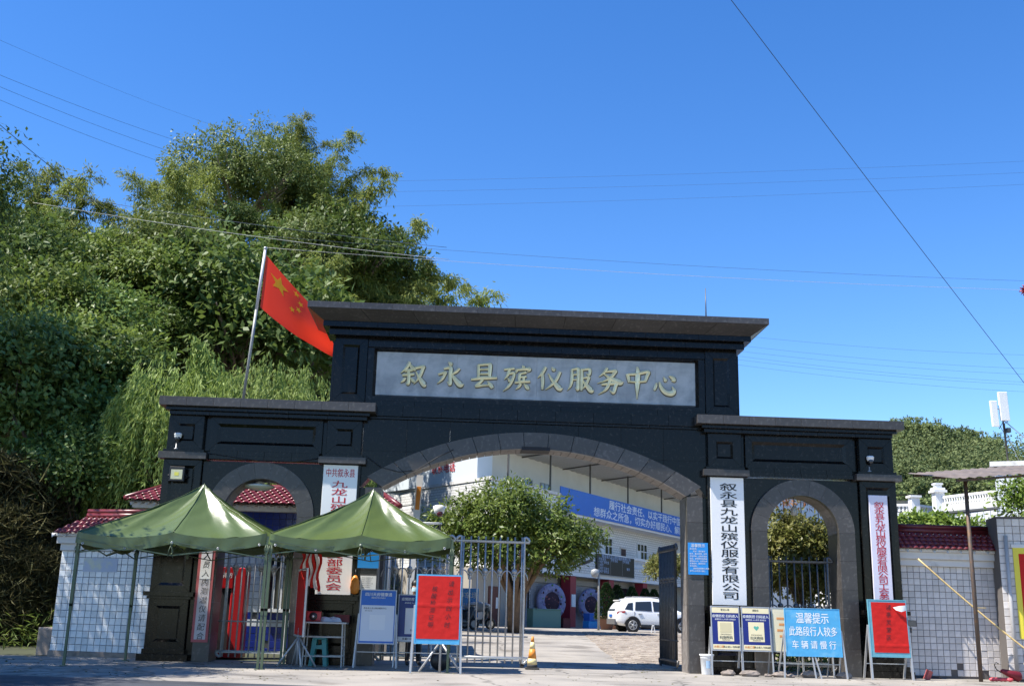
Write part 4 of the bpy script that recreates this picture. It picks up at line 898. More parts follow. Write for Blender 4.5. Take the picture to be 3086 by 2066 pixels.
t=thing('white_bucket','white plastic waste bucket at the foot of the right jamb of the main arch','bucket',(3.93,-.35,0)); b=MB(); b.lathe([(.115,0),(.12,.01),(.15,.40),(.165,.41),(.165,.44),(.15,.44)],n=24); b.build('body',WHITE,t); MB().lathe([(.15,.37),(.04,.02),(.0,.02)],n=24).build('inside',mat('grey_bucket_inner',(.5,.5,.5),rough=.7),t)  # inner face in one even mid grey
b=MB(); b.add([(.151*math.sin(a)*.96,-.151*math.cos(a)*.96,z) for z in(.14,.30) for a in(-.35,-.12,.12,.35)],[(0,1,5,4),(1,2,6,5),(2,3,7,6)]); b.build('sticker',mat('sticker_blue',(.35,.5,.65)),t)
# traffic cone
t=thing('traffic_cone','worn orange and cream traffic cone at the free end of the closed gate leaf','traffic cone',(.02,.10,0))
MB().box(-.155,.155,-.155,.155,0,.045,.012).build('base',mat('worn_black_rubber',(.035,.033,.03),rough=.8),t)
def cz(z): return .125-.10*(z-.045)/.68
CY=mat('cream_reflective',(.78,.62,.30),rough=.5,var=.15,vs=9)
for z0,z1,m in ((.045,.11,'worn_black_rubber'),(.11,.24,CY),(.24,.45,ORANGE),(.45,.60,CY),(.60,.725,ORANGE)):
    MB().lathe([(cz(z0),z0),(cz(z1),z1)],n=20).build('band',_M[m] if isinstance(m,str) else m,t)
# stones
def rock(label,x,y,r,sd,sq):
    rnd=random.Random(sd); b=MB(); b.ball((0,0,r*.42),r,9,(1.25*sq,.9,.55)); b.v=[(v[0]*(1+rnd.uniform(-.16,.16)),v[1]*(1+rnd.uniform(-.16,.16)),max(0,v[2]*(1+rnd.uniform(-.2,.2)))) for v in b.v]; b.sm=[False]*len(b.sm)
    o=b.build('stone',STONE,loc=(x,y,0)); tag(o,label,'stone','stones weighing down the notice boards')
for lab,x,y,r,q in (('reddish stone at the foot of the board beside the bucket',4.32,-.68,.13,1.1),('flat broad stone between the first two navy boards',4.80,-.75,.13,1.5),('stone at the outer foot of the green heart board',5.46,-.75,.13,1.2),('large stone under the middle of the sky blue board',6.18,-.68,.15,1.2),('stone at the outer foot of the sky blue board',6.93,-.72,.13,1.2),('small stone just left of the sky blue board',5.70,-.82,.08,1.1),('small stone under the cream notice board',5.22,-.70,.07,1.2)): rock(lab,x,y,r,hash(lab)%99 if False else int(x*100),q)
# ------------------------------------------------------------------ right edge: post, awning, stick, litter
t=thing('awning','corrugated sheet awning on a thin steel post at the right edge','awning',(10.06,-.68,0))
MB().tube([(0,0,0),(.0,0,4.55)],.045,10).build('post',RUST,t)
b=MB(); n=60; vs=[]
for i in range(n+1):
    x=-.55+4.2*i/n
    for yy,zz in ((-.75,4.50),(1.9,4.95)): vs.append((x,yy,zz+.10*x+.018*math.sin(i*1.9)))
b.add(vs,[(2*i,2*i+2,2*i+3,2*i+1) for i in range(n)]); b.build('roof_sheet',mat('weathered_sheet',(.16,.13,.11),rough=.6,metal=.2,var=.3,vs=3),t)
for yy in (-.6,.6,1.7): MB().bar((-.5,yy,4.44+.17*(yy+.75)-.05),(3.6,yy,4.44+.17*(yy+.75)+.36),.05).build('purlin',RUST,t)
b=MB(); b.bar((1.15,-.6,4.0),(1.15,-.6,4.6),.05); b.bar((1.15,-.6,4.02),(1.6,-.6,4.6),.04); b.bar((1.15,-.6,4.0),(1.7,-.6,4.02),.05); b.build('bracket',RUST,t)
BAM=mat('dry_bamboo',(.58,.42,.18),rough=.5,var=.2,vs=20)
b=MB(); p0,p1=Vector((9.15,.12,2.72)),Vector((11.35,-.75,.55)); b.tube([p0+(p1-p0)*i/10-Vector((0,0,.05*math.sin(math.pi*i/10))) for i in range(11)],.02,7); o=b.build('bamboo_pole',BAM); tag(o,'long dry bamboo pole leaning across the beige tiled wall','bamboo pole')
b=MB(); b.bar((10.28,-.33,1.62),(10.48,-.33,1.62),.02); o=b.build('wooden_peg',BAM); tag(o,'short pale peg sticking out beside the leaning bamboo pole','peg')
t=thing('folded_umbrella','dark red folded umbrella lying at the foot of the beige wall','umbrella',(10.85,-.45,0)); UR=mat('maroon_fabric',(.16,.008,.02),rough=.6)
b=MB(); b.smooth=True; b.lathe([(.015,.48),(.05,.44),(.12,.05),(.07,.0)],n=9); o=b.build('canopy',UR,t,loc=(.25,0,.10),rot=(0,math.radians(-72),0)); MB().tube([(-.2,0,.2),(-.3,0,.27),(-.34,0,.36),(-.3,0,.42),(-.24,0,.39)],.012,7).build('handle',BLK,t)
b=MB(); b.smooth=True
for k in range(5): b.ball((.1*k-.2,.03*(k%2),.05),.09,8,(1,.6,.5))
o=b.build('red_bag',mat('pink_red_plastic',(.60,.08,.10),rough=.4),loc=(10.62,-.5,0)); tag(o,'crumpled pinkish red plastic bag on the ground by the thin steel post','plastic bag')
b=MB(); b.box(-.06,.06,-.05,.05,0,.22,.01); o=b.build('red_packet',mat('faded_red',(.45,.10,.09)),loc=(8.98,-.30,0)); o.rotation_euler=(.3,.25,.4); tag(o,'faded red packet leaning at the foot of the rightmost pier','packet')
b=MB(); b.ball((0,0,.03),.2,10,(1.3,.6,.35)); o=b.build('dark_rag',BLK,loc=(9.35,.25,-.03)); tag(o,'dark rag on the ground under the beige tiled wall','rag')
t=thing('cream_bin','cream plastic bin at the bottom right corner beside the red umbrella','bin',(11.15,-1.1,0)); MB().box(-.16,.3,-.15,.2,0,.40,.02).build('body',mat('cream_plastic',(.66,.52,.40),rough=.5),t); MB().box(-.18,.32,-.17,.22,.40,.44,.01).build('rim',mat('cream_plastic',(.66,.52,.40)),t)
t=thing('meter_box','small dark junction box fixed on the rightmost pier beside the torn red board','junction box',(8.78,-.1,1.16)); MB().box(-.14,.14,0,.1,0,.14,.01).build('case',DSTEEL,t); MB().box(-.12,.02,0,.08,-.14,-.02,.01).build('latch',BLK,t)
# ------------------------------------------------------------------ guardhouse behind the left arch
t=thing('guardhouse','blue and white tiled guardhouse with a red tiled hip roof behind the left arch','building',(0,0,0))
MB().box(-10.2,-3.75,4.42,8.4,0,3.72).build('wall',GROUT,t)
for z0,z1,m in ((0,.72,TILEB),(.72,.9,TILEW),(.9,1.08,TILEB),(1.08,2.7,TILEW)):
    tile_face(t,-8.4,-5.4,z0,z1,.18,m,y=4.42,limit=300)
tile_face(t,-10.2,-3.75,2.7,3.06,.18,TILEB,y=4.42); tile_face(t,-7.6,-4.6,3.06,3.18,.18,TILEW,y=4.42,ph=.12); tile_face(t,-10.2,-3.75,3.2,3.72,.18,TILEB,y=4.42)
MB().box(-10.5,-3.5,4.1,8.7,3.72,3.84).build('eave_board',STUCCO,t)
b=MB(); b.add([(-10.6,4.0,3.86),(-3.4,4.0,3.86),(-4.1,5.5,4.42),(-9.9,5.5,4.42),(-10.6,8.8,3.86),(-3.4,8.8,3.86)],[(0,1,2,3),(3,2,5,4),(0,3,4),(1,5,2),(0,4,5,1)]); rf=b.build('roof',STUCCO,t)
roof_slope(rf,-10.65,-3.35,3.92,3.90,5.45,4.46,7,.7,.7,w=.2)
for k in range(36):
    x=-10.5+7.0*k/35; b=MB(); b.add([(x-.07,4.05,3.86),(x+.07,4.05,3.86),(x,3.98,3.76)],[(0,2,1)]); b.build('eave_fillet',STUCCO,rf) if k%1==0 else None
b=MB(); b.tube([(-9.95,5.5,4.50),(-4.05,5.5,4.50)],.09,8); b.build('ridge_tile',RTILE,rf); b=MB(); b.tube([(-9.95,5.5,4.5),(-10.65,3.95,3.95)],.075,8); b.tube([(-4.05,5.5,4.5),(-3.35,3.95,3.95)],.075,8); b.build('ridge_tile',RTILE,rf)
wd=MB().box(-6.85,-5.8,4.36,4.40,1.2,2.5).build('window',GLASS,t)
for k in range(6): x=-6.83+.2*k; MB().box(x,x+.045,4.30,4.34,1.18,2.52).build('window_bar',WHITE,wd)
MB().box(-6.95,-5.7,4.28,4.42,1.1,1.18).build('window_sill',WHITE,wd); MB().box(-6.95,-5.7,4.28,4.42,2.52,2.58).build('window_head',WHITE,wd)
sb=MB().box(-6.6,-5.0,4.15,4.38,2.60,3.02,.01).build('red_signboard',mat('red_sign',(.33,.012,.03),rough=.4),t)
me=text_mesh('值班室 登记处',.2,bold=.01); me.materials.append(PAPER); link('lettering',me,None,sb,(-5.8,4.145,2.78))
MB().box(-6.55,-5.05,4.14,4.149,2.93,2.945).build('stripe',PAPER,sb)
t=thing('patio_lamp','flat white lamp on a thin bracket in front of the blue tiled wall','lamp',(-6.95,3.4,2.95)); MB().lathe([(.0,.06),(.1,.05),(.26,0),(.24,-.01)],n=16).build('shade',WHITE,t); MB().tube([(0,0,0),(0,0,-.3),(.0,1.0,-.35)],.012,6).build('bracket',ALU,t)
# red cabinet behind the left gate leaf
t=thing('red_cabinet','tall bright red cabinet behind the gate leaf of the left arch','cabinet',(-7.15,1.9,.02))
RP=mat('red_gloss_paint',(.42,.012,.014),rough=.3)
MB().box(-.10,.24,0,.6,0,2.12,.02).build('body',RP,t); MB().box(-.42,-.06,-.02,.5,1.62,2.12,.01).build('hood',RP,t); MB().box(-.40,-.11,.3,.5,0,1.62).build('recess',DARK,t); MB().box(-.44,.26,-.04,.62,-.0,.12).build('plinth',RP,t)
me=text_mesh('消防',.14,bold=.01); me.materials.append(WHITE); link('lettering',me,None,t,(-.22,-.024,1.92))
# barrier arm stored upright, camera pole behind the tent
t=thing('boom_barrier','upright white boom arm with an orange band behind the right tent','barrier',(-2.98,3.0,.06))
MB().bar((0,0,.9),(.16,0,4.62),.17,.05).build('boom',WHITE,t); MB().bar((.123,-.031,3.72),(.149,-.031,4.32),.11,.006).build('orange_band',ORANGE,t); MB().box(-.18,.18,-.15,.15,0,1.0,.02).build('housing',GSTEEL,t)
t=thing('camera_pole','grey pole carrying two white dome cameras behind the right tent','camera',(-2.55,3.6,.07))
MB().tube([(-1.0,0,0),(-1.0,0,3.5)],.05,8).build('pole',ALU,t); MB().tube([(-1.0,0,3.42),(.35,0,3.42)],.03,8).build('arm',WHITE,t)
b=MB(); b.lathe([(.0,.22),(.14,.18),(.17,.0),(.14,-.04)],(.30,0,3.0),16); b.build('camera_housing',WHITE,t); b=MB(); b.ball((.30,0,2.92),.12,12); b.lathe([(.13,-.02),(.13,-.1)],(.30,0,3.0),14); b.build('dome',GLASS,t); MB().tube([(.30,0,3.2),(.30,0,3.45)],.025,8).build('stem',BLK,t)
b=MB(); b.lathe([(.10,.15),(.17,.12),(.13,-.05),(.07,-.1)],(.26,0,3.75),14); b.build('camera_housing',WHITE,t); b=MB(); b.ball((.28,-.06,3.68),.09,10); b.build('dome',mat('dark_red_lens',(.1,.02,.03),rough=.2),t)
# ------------------------------------------------------------------ service hall behind the gate (long receding front)
HZ=.53; HA=math.atan2(.852,.523)
hall=thing('service_hall','long white three storey hall with a blue slogan banner seen through the main arch','building',(0,33.5,HZ),HA)
def sidingmat():
    m=bpy.data.materials.new('small_white_tile'); m.use_nodes=True; N=m.node_tree.nodes; L=m.node_tree.links; b=N['Principled BSDF']; b.inputs['Roughness'].default_value=.4
    tc=N.new('ShaderNodeTexCoord'); mp=N.new('ShaderNodeMapping'); mp.inputs['Rotation'].default_value=(math.pi/2,0,0); br=N.new('ShaderNodeTexBrick')
    br.inputs['Color1'].default_value=(.74,.74,.72,1); br.inputs['Color2'].default_value=(.68,.68,.66,1); br.inputs['Mortar'].default_value=(.33,.33,.33,1)
    br.inputs['Scale'].default_value=1; br.inputs['Mortar Size'].default_value=.016; br.inputs['Brick Width'].default_value=.42; br.inputs['Row Height'].default_value=.16
    sx=N.new('ShaderNodeSeparateXYZ'); cx=N.new('ShaderNodeCombineXYZ'); ad=N.new('ShaderNodeMath'); ad.operation='ADD'
    L.new(tc.outputs['Object'],sx.inputs[0]); L.new(sx.outputs[0],ad.inputs[0]); L.new(sx.outputs[1],ad.inputs[1]); L.new(ad.outputs[0],cx.inputs[0]); L.new(sx.outputs[2],cx.inputs[1]); L.new(cx.outputs[0],br.inputs['Vector']); L.new(br.outputs[0],b.inputs['Base Color'])
    bp=N.new('ShaderNodeBump'); bp.inputs['Strength'].default_value=.4; bp.inputs['Distance'].default_value=.01; L.new(br.outputs[1],bp.inputs['Height']); bp.invert=True; L.new(bp.outputs[0],b.inputs['Normal']); return m
SID=sidingmat(); WALLW=mat('white_render',(.78,.78,.76),rough=.7,var=.06,vs=.8); BEIGE=mat('beige_render',(.36,.33,.28),rough=.8,var=.08,vs=1)
def lp(b,poly,z0,z1):
    n=len(poly); b.add([(x,y,z0) for x,y in poly]+[(x,y,z1) for x,y in poly],[tuple(range(n))[::-1],tuple(range(n,2*n))]+[(i,(i+1)%n,(i+1)%n+n,i+n) for i in range(n)]); return b
SB=1.2
lp(MB(),[(.25,SB),(48,SB),(48,11),(4.9,11)],-.6,3.25).build('ground_floor_wall',BEIGE,hall)
lp(MB(),[(.05,.05),(8.0,0.05),(8.0,SB),(48,SB),(48,11),(5.1,11)],3.3,6.85).build('upper_wall',SID,hall)
lp(MB(),[(0,0),(48.2,0),(48.2,11.2),(5.2,11.2)],3.12,3.36).build('floor_slab',WALLW,hall)
lp(MB(),[(0,0),(48.2,0),(48.2,11.2),(5.2,11.2)],6.82,7.0).build('floor_slab',WALLW,hall)
# third floor: parapet, set-back white rooms, post and sheet awning
lp(MB(),[(0,.02),(8.4,.02),(8.4,.3),(.15,.3)],7.0,7.85).build('parapet',SID,hall); lp(MB(),[(0.02,.06),(.14,.30),(5.3,11.2),(5.1,11.1)],7.0,7.85).build('parapet',SID,hall)
lp(MB(),[(-.1,-.1),(8.6,-.1),(8.6,.4),(.0,.4)],7.85,8.02).build('coping',STUCCO,hall); lp(MB(),[(-.1,-.1),(.3,-.1),(5.6,11.3),(5.1,11.3)],7.851,8.021).build('coping',STUCCO,hall)
lp(MB(),[(8.4,.1),(48,.1),(48,.3),(8.4,.3)],7.0,8.0).build('parapet',WALLW,hall)
lp(MB(),[(2.2,2.6),(48,2.6),(48,10),(4.4,10)],7.0,11.4).build('rooftop_room',WALLW,hall)
# white panel room at the left corner with red lettering
MB().box(0,1,0,1,0,.01).build('room_pad',WALLW,hall,loc=(3.0,3.0,7.0))
pr=lp(MB(),[(.72,1.35),(2.4,1.35),(5.0,10.6),(4.6,10.6)],7.95,11.0).build('panel_room',mat('blue_white_panel',(.60,.66,.70),rough=.45),hall)
la=math.atan2(10.6-1.35,4.6-.72)  # wall direction
for tx_,zz_ in (('专业定做',10.05),('活动板房大棚',9.42),('联系电话',8.85)):
    me=text_mesh(tx_,.60,bold=.012); me.materials.append(REDI); o=link('lettering',me,None,pr,(.72+.33*3.88-.035,1.35+.33*9.25+.01,zz_)); o.rotation_euler=(0,0,la+math.pi)
for s in (2.4,7.8,13.7,20.2,26.9,33,39.5,46):
    MB().box(s-.045,s+.045,.25,.34,7.9,10.5).build('awning_post',DSTEEL,hall); MB().bar((s,-2.5,10.68),(s+.6,3,10.3),.07).build('awning_rafter',DSTEEL,hall)
b=MB(); n=210; vs=[]
for i in range(n+1):
    x=1.9+46*i/n
    for yy,zz in ((-2.6,10.75),(3.2,10.35)): vs.append((x,yy,zz+.025*math.sin(i*1.57)))
b.add(vs,[(2*i,2*i+2,2*i+3,2*i+1) for i in range(n)]); b.build('awning_sheet',mat('awning_sheet_grey',(.52,.51,.49),rough=.6,var=.1),hall)
MB().box(1.9,47.9,-2.66,-2.6,10.66,10.8).build('awning_gutter',STUCCO,hall)
for s in (8.6,11.0,14.6,20.6,24.0,27.2):
    w_=MB().box(s-.02,s+1.05,2.53,2.59,8.05,9.0).build('window',GLASS,hall)
    b=MB(); b.box(s-.08,s,2.5,2.6,8.0,9.05); b.box(s+1.05,s+1.12,2.5,2.6,8.0,9.05); b.box(s,s+1.05,2.5,2.6,9.0,9.06); b.box(s+.48,s+.54,2.5,2.6,8.05,9); b.build('window_frame',ALU,w_)
# slogan banner
bn=MB().box(8.45,30.8,-.10,-.05,6.95,8.45).build('slogan_banner',mat('banner_blue',(.02,.135,.56),rough=.45,var=.05,vs=1),hall)
BW=mat('banner_white',(.72,.78,.85),rough=.6)
for body,zc,x0 in (('履行社会责任、以实干践行中国梦',8.0,15.9),('想群众之所急，切实办好顺民心、解民忧',7.33,13.4)):
    me=text_mesh(body,.78,bold=.014,align='LEFT',sx=1.30,sy=.82); me.materials.append(BW); link('lettering',me,None,bn,(x0,-.105,zc))
# second floor: windows and small dark red vent windows
for s in (11.0,17.4,24.0,30.2):
    w_=MB().box(s,s+1.9,SB-.05,SB-.01,4.55,6.0).build('window',GLASS,hall)
    b=MB()
    for x in (s-.05,s+.62,s+1.26,s+1.9): b.box(x,x+.07,SB-.1,SB-.0,4.5,6.05)
    b.box(s,s+1.9,SB-.1,SB,6.0,6.07); b.box(s,s+1.9,SB-.1,SB,5.45,5.52); b.build('window_frame',WHITE,w_)
    MB().box(s+.07,s+.62,SB-.06,SB-.051,4.55,5.45).build('white_pane',WHITE,w_)
for s in (14.3,20.9,27.4):
    w_=MB().box(s,s+1.0,SB-.04,SB-.01,4.85,5.45).build('vent_window',mat('dark_red_interior',(.05,.012,.012),rough=.5),hall); MB().box(s-.1,s+1.1,SB-.12,SB,5.5,5.56).build('hood',STUCCO,w_)
    MB().box(s-.06,s,SB-.08,SB,4.8,5.5).build('jamb',STUCCO,w_)
# balcony: solid stretches, balusters, the black departures board
for x0,x1 in ((8.05,13.85),(27.0,34.2)): lp(MB(),[(x0,-.02),(x1,-.02),(x1,.16),(x0,.16)],3.36,4.62).build('balcony_parapet',SID,hall)
lp(MB(),[(20.3,-.02),(27.0,-.02),(27.0,.16),(20.3,.16)],3.36,3.98).build('balcony_parapet',SID,hall); lp(MB(),[(4.5,-.02),(8.05,-.02),(8.05,.16),(4.5,.16)],3.36,3.9).build('balcony_parapet',SID,hall)
MB().box(4.5,34.2,-.07,.2,4.62,4.78).build('balcony_rail',WALLW,hall)
bal=MB().lathe([(.07,0),(.05,.06),(.085,.2),(.04,.42),(.07,.6),(.07,.64)],n=8).mesh('baluster',WALLW)
for k in range(26): link('baluster',bal,None,hall,(20.5+.255*k,.07,3.98))
for k in range(14): link('baluster',bal,None,hall,(4.6+.25*k,.07,3.95))
bd=MB().box(13.9,20.28,-.14,-.03,3.38,4.70).build('led_board',mat('black_board',(.018,.018,.02),rough=.4),hall)
BL=mat('board_text',(.45,.58,.80),rough=.5)
def bt(body,x,z,s): me=text_mesh(body,s,bold=.008,sx=1.4,align='LEFT'); me.materials.append(BL); link('lettering',me,None,bd,(x,-.145,z))
bt('叙永县九龙山殡仪服务有限公司',14.7,4.56,.25)
for i in range(3): bt('厅号 姓名',14.15+2.0*i,4.36,.2)
for i,l in enumerate(('一号厅 李先生','二号厅','三号厅 王女士','四号厅 陈先生')): bt(l,14.1,4.17-.2*i,.2)
bt('暂无',18.9,3.9,.2)
b=MB(); b.box(13.85,20.33,-.15,-.03,3.33,3.38); b.box(16.1,16.12,-.143,-.14,3.45,4.3); b.box(18.15,18.17,-.143,-.14,3.45,4.3); b.build('board_frame',ALU,bd)
sg=MB().box(1.6,5.6,-.10,-.03,3.3,3.95).build('blue_signboard',NAVY,hall); me=text_mesh('殡仪服务大厅 OFFICE',.42,bold=.01,sx=1.2); me.materials.append(PAPER); link('lettering',me,None,sg,(3.4,-.105,3.62))
b=MB(); b.bar((9.9,-.2,3.55),(12.2,-.5,4.15),.07); b.bar((11.3,-.38,3.92),(12.3,-.51,4.18),.16); b.build('flag_holder',BLK,hall)
# ground floor: red columns, shuttered bays, wreaths
for s in (10.32,16.3,22.4): MB().box(s,s+.82,.05,.7,0,3.1).build('red_column',mat('red_column_paint',(.30,.02,.035),rough=.5),hall)
me=text_mesh('奠',.5,bold=.01); MB().box(10.45,11.0,.0,.045,1.25,2.0).build('column_notice',PAPER,hall)
SH=mat('grey_roller_shutter',(.30,.31,.34),rough=.5,metal=.2)
for x0,x1 in ((5.5,10.2),(11.25,16.2)):
    sh=MB().box(x0,x1,SB-.12,SB-.08,0,2.62).build('roller_shutter',SH,hall)
    sl=MB()
    for k in range(22): sl.box(x0,x1,SB-.145,SB-.12,.02+.118*k,.11+.118*k,.01)
    sl.build('shutter_slats',SH,sh)['kind']='stuff'
    MB().box(x0-.05,x1+.05,SB-.3,SB-.07,2.62,2.95).build('shutter_box',BEIGE,hall)
MB().box(17.3,22.3,SB-.06,SB-.02,.2,2.7).build('glass_front',GLASS,hall)
for x in (17.3,19.0,20.6,22.2): MB().box(x,x+.08,SB-.1,SB-.061,.1,2.75).build('mullion',ALU,hall)
MB().box(2.1,3.4,SB-.06,SB+.1,0,2.2).build('brown_door',mat('brown_door',(.11,.03,.02),rough=.5),hall); MB().box(2.9,3.2,SB-.075,SB-.061,1.0,1.6).build('door_paper',PAPER,hall)
MB().box(4.6,5.0,.95,1.18,.2,2.3).build('vertical_sign',PAPER,hall); 
for x,sg_ in ((4.8,'叙永县殡仪服务中心业务大厅'),):
    me=bpy.data.meshes.new('x'); bpy.data.meshes.remove(me)
    vtext(sg_,.2,BLACKI,hall,(x,.945,2.16),.16)
MB().box(5.28,5.5,.3,.4,.0,2.45).build('vertical_sign',BLK,hall); vtext('厚养薄葬文明治丧移风易俗树新风尚',.15,PAPER,hall,(5.39,.295,2.3),.145)
WRW=mat('lilac_petals',(.27,.25,.37),rough=.7,var=.3,vs=6); WRD=mat('dark_flowers',(.05,.02,.03),rough=.8,col2=(.40,.12,.10),c2s=7,c2t=(.58,.68)); WRG=mat('leaf_green_paper',(.10,.25,.05),rough=.7)
def wreath(label,s,r,z):
    p=Vector((0,33.5,HZ))+Vector((.523,.852,0))*s+Vector((.852,-.523,0))*(.25-SB+.6)
    t=thing('funeral_wreath',label,'wreath',p,.55,'large wreaths standing before the shutters')
    b=MB(); b.tube([(r*.78*math.cos(a),0,z+r*.78*math.sin(a)) for a in [2*math.pi*i/28 for i in range(28)]],.30*r,8,close=True); b.v=[(v[0],v[1]*.5,v[2]) for v in b.v]; b.build('ring',WRW,t)
    b=MB(); b.lathe([(.0,.06),(r*.55,.04),(r*.6,0)],(0,-.05,z),24,'y'); b.build('centre',WRD,t)
    rr=random.Random(int(s*10)); cl_=[WRD,WRW,WRG,WRW,mat('mauve_paper',(.30,.22,.38),rough=.8)]
    for k in range(26):
        a=6.283*k/26+rr.uniform(-.1,.1); q=r*rr.choice((.62,.72,.85,.95)); MB().ball((q*math.cos(a),-.14*r,z+q*math.sin(a)),r*rr.uniform(.05,.10),7,(1,.5,1)).build('blossom',cl_[k%5],t)
    for x in(-.5,.5): MB().bar((x*r,.15,0),(x*r*.3,.1,z-r*.3),.05).build('stand',BLK,t)
wreath('large lilac wreath before the shutter left of the first red column',8.3,1.02,1.5); wreath('large dark lilac wreath before the shutter right of the first red column',14.0,.95,1.45)
def court(px,py_unused,Y): p=aY(px,1850,Y); return Vector((p.x,Y,court_z(Y)))
t=thing('green_counter','pale green counter in front of the left shutter','counter',court(1640,0,37.0),.5); MB().box(-.95,.95,-.3,.3,0,.98,.02).build('body',mat('pale_green_paint',(.12,.24,.19),rough=.5),t); MB().box(-1.0,1.0,-.34,.34,.98,1.03).build('top',mat('pale_green_paint',(.12,.24,.19)),t)
t=thing('blue_crate','stack of blue plastic crates beside the second wreath','crate',court(1785,0,38.0),.5); MB().box(-.45,.45,-.3,.3,0,.42,.02).build('crate_body',CYANB,t); MB().box(-.40,.48,-.3,.3,.43,.85,.02).build('crate_body',BLUE,t)
t=thing('maroon_box','small maroon box beside the first red column','box',court(1703,0,37.5),.5); MB().box(-.25,.25,-.2,.2,0,.5,.01).build('body',mat('maroon_card',(.13,.02,.02)),t); MB().box(-.26,.26,-.21,.21,.5,.54).build('lid',mat('maroon_card',(.13,.02,.02)),t)
t=thing('parking_sign','small blue parking sign near the brown door','sign',court(1408,0,24.0)); MB().box(-.48,.48,-.02,.02,.5,1.75,.01).build('panel',CYANB,t); text('停车场',.3,WHITE,t,(0,-.025,1.42),bold=.012); text('出口',.3,WHITE,t,(0,-.025,.95),bold=.012)
for x in(-.4,.4): MB().bar((x,0,0),(x,0,.5),.04).build('leg',ALU,t)
def scooter(lab,loc,rz):
    t=thing('motor_scooter',lab,'scooter',loc,rz,'scooters parked near the brown door'); SP=mat('grey_scooter',(.06,.065,.07),rough=.35)
    for x in (-.6,.6):
        b=MB(); b.tube([(x+.2*math.cos(a),0,.25+.2*math.sin(a)) for a in [2*math.pi*i/16 for i in range(16)]],.055,8,close=True); wl_=b.build('wheel',BLK,t); b=MB(); b.lathe([(.15,-.03),(.15,.03)],(x,0,.25),12,'y'); b.build('rim',ALU,wl_)
    b=MB(); b.smooth=True; b.prism([(-.75,.42),(-.25,.22),(.25,.24),(.42,.5),(.55,.9),(.45,.95),(.25,.42),(-.1,.40),(-.2,.72),(-.8,.74)],-.15,.15); b.build('body',SP,t)
    MB().box(-.78,-.15,-.13,.13,.74,.82,.02).build('seat',BLK,t); b=MB(); b.tube([(.5,-.33,1.02),(.5,-.1,1.0),(.5,.1,1.0),(.5,.33,1.02)],.02,6); b.tube([(.5,0,.9),(.6,0,.3)],.03,6); b.build('handlebar',BLK,t); MB().box(-.8,-.5,-.2,.2,.85,1.15,.03).build('rear_box',BLK,t) if rz>0 else None
    MB().ball((.58,0,.86),.08,8).build('headlight',WHITE,t)
    return t
scooter('dark scooter parked beside the parking sign',court(1392,0,21.5),.5)
t=scooter('dark scooter with a pale rain cover, parked before the brown door',court(1440,0,23.5),-.4)
b=MB(); b.smooth=True; b.ball((0,0,.95),.5,12,(1.35,.45,.45)); b.build('rain_cover',mat('pale_cover',(.50,.50,.52),rough=.7),t)
# lamp post
t=thing('lamp_post','grey lamp post with a globe, left of the white car','street lamp',court(1804,0,31)); MB().tube([(0,0,0),(0,0,2.2),(0,0,2.9)],[.06,.05,.04],8).build('post',GSTEEL,t); MB().tube([(0,0,2.9),(-.03,0,3.0),(-.22,0,3.05)],.03,6).build('arm',GSTEEL,t)
b=MB(); b.lathe([(.0,-.42),(.16,-.36),(.22,-.18),(.2,-.02),(.08,.02)],(-.2,0,3.03),14); b.build('globe',mat('dull_globe',(.30,.31,.31),rough=.2),t)
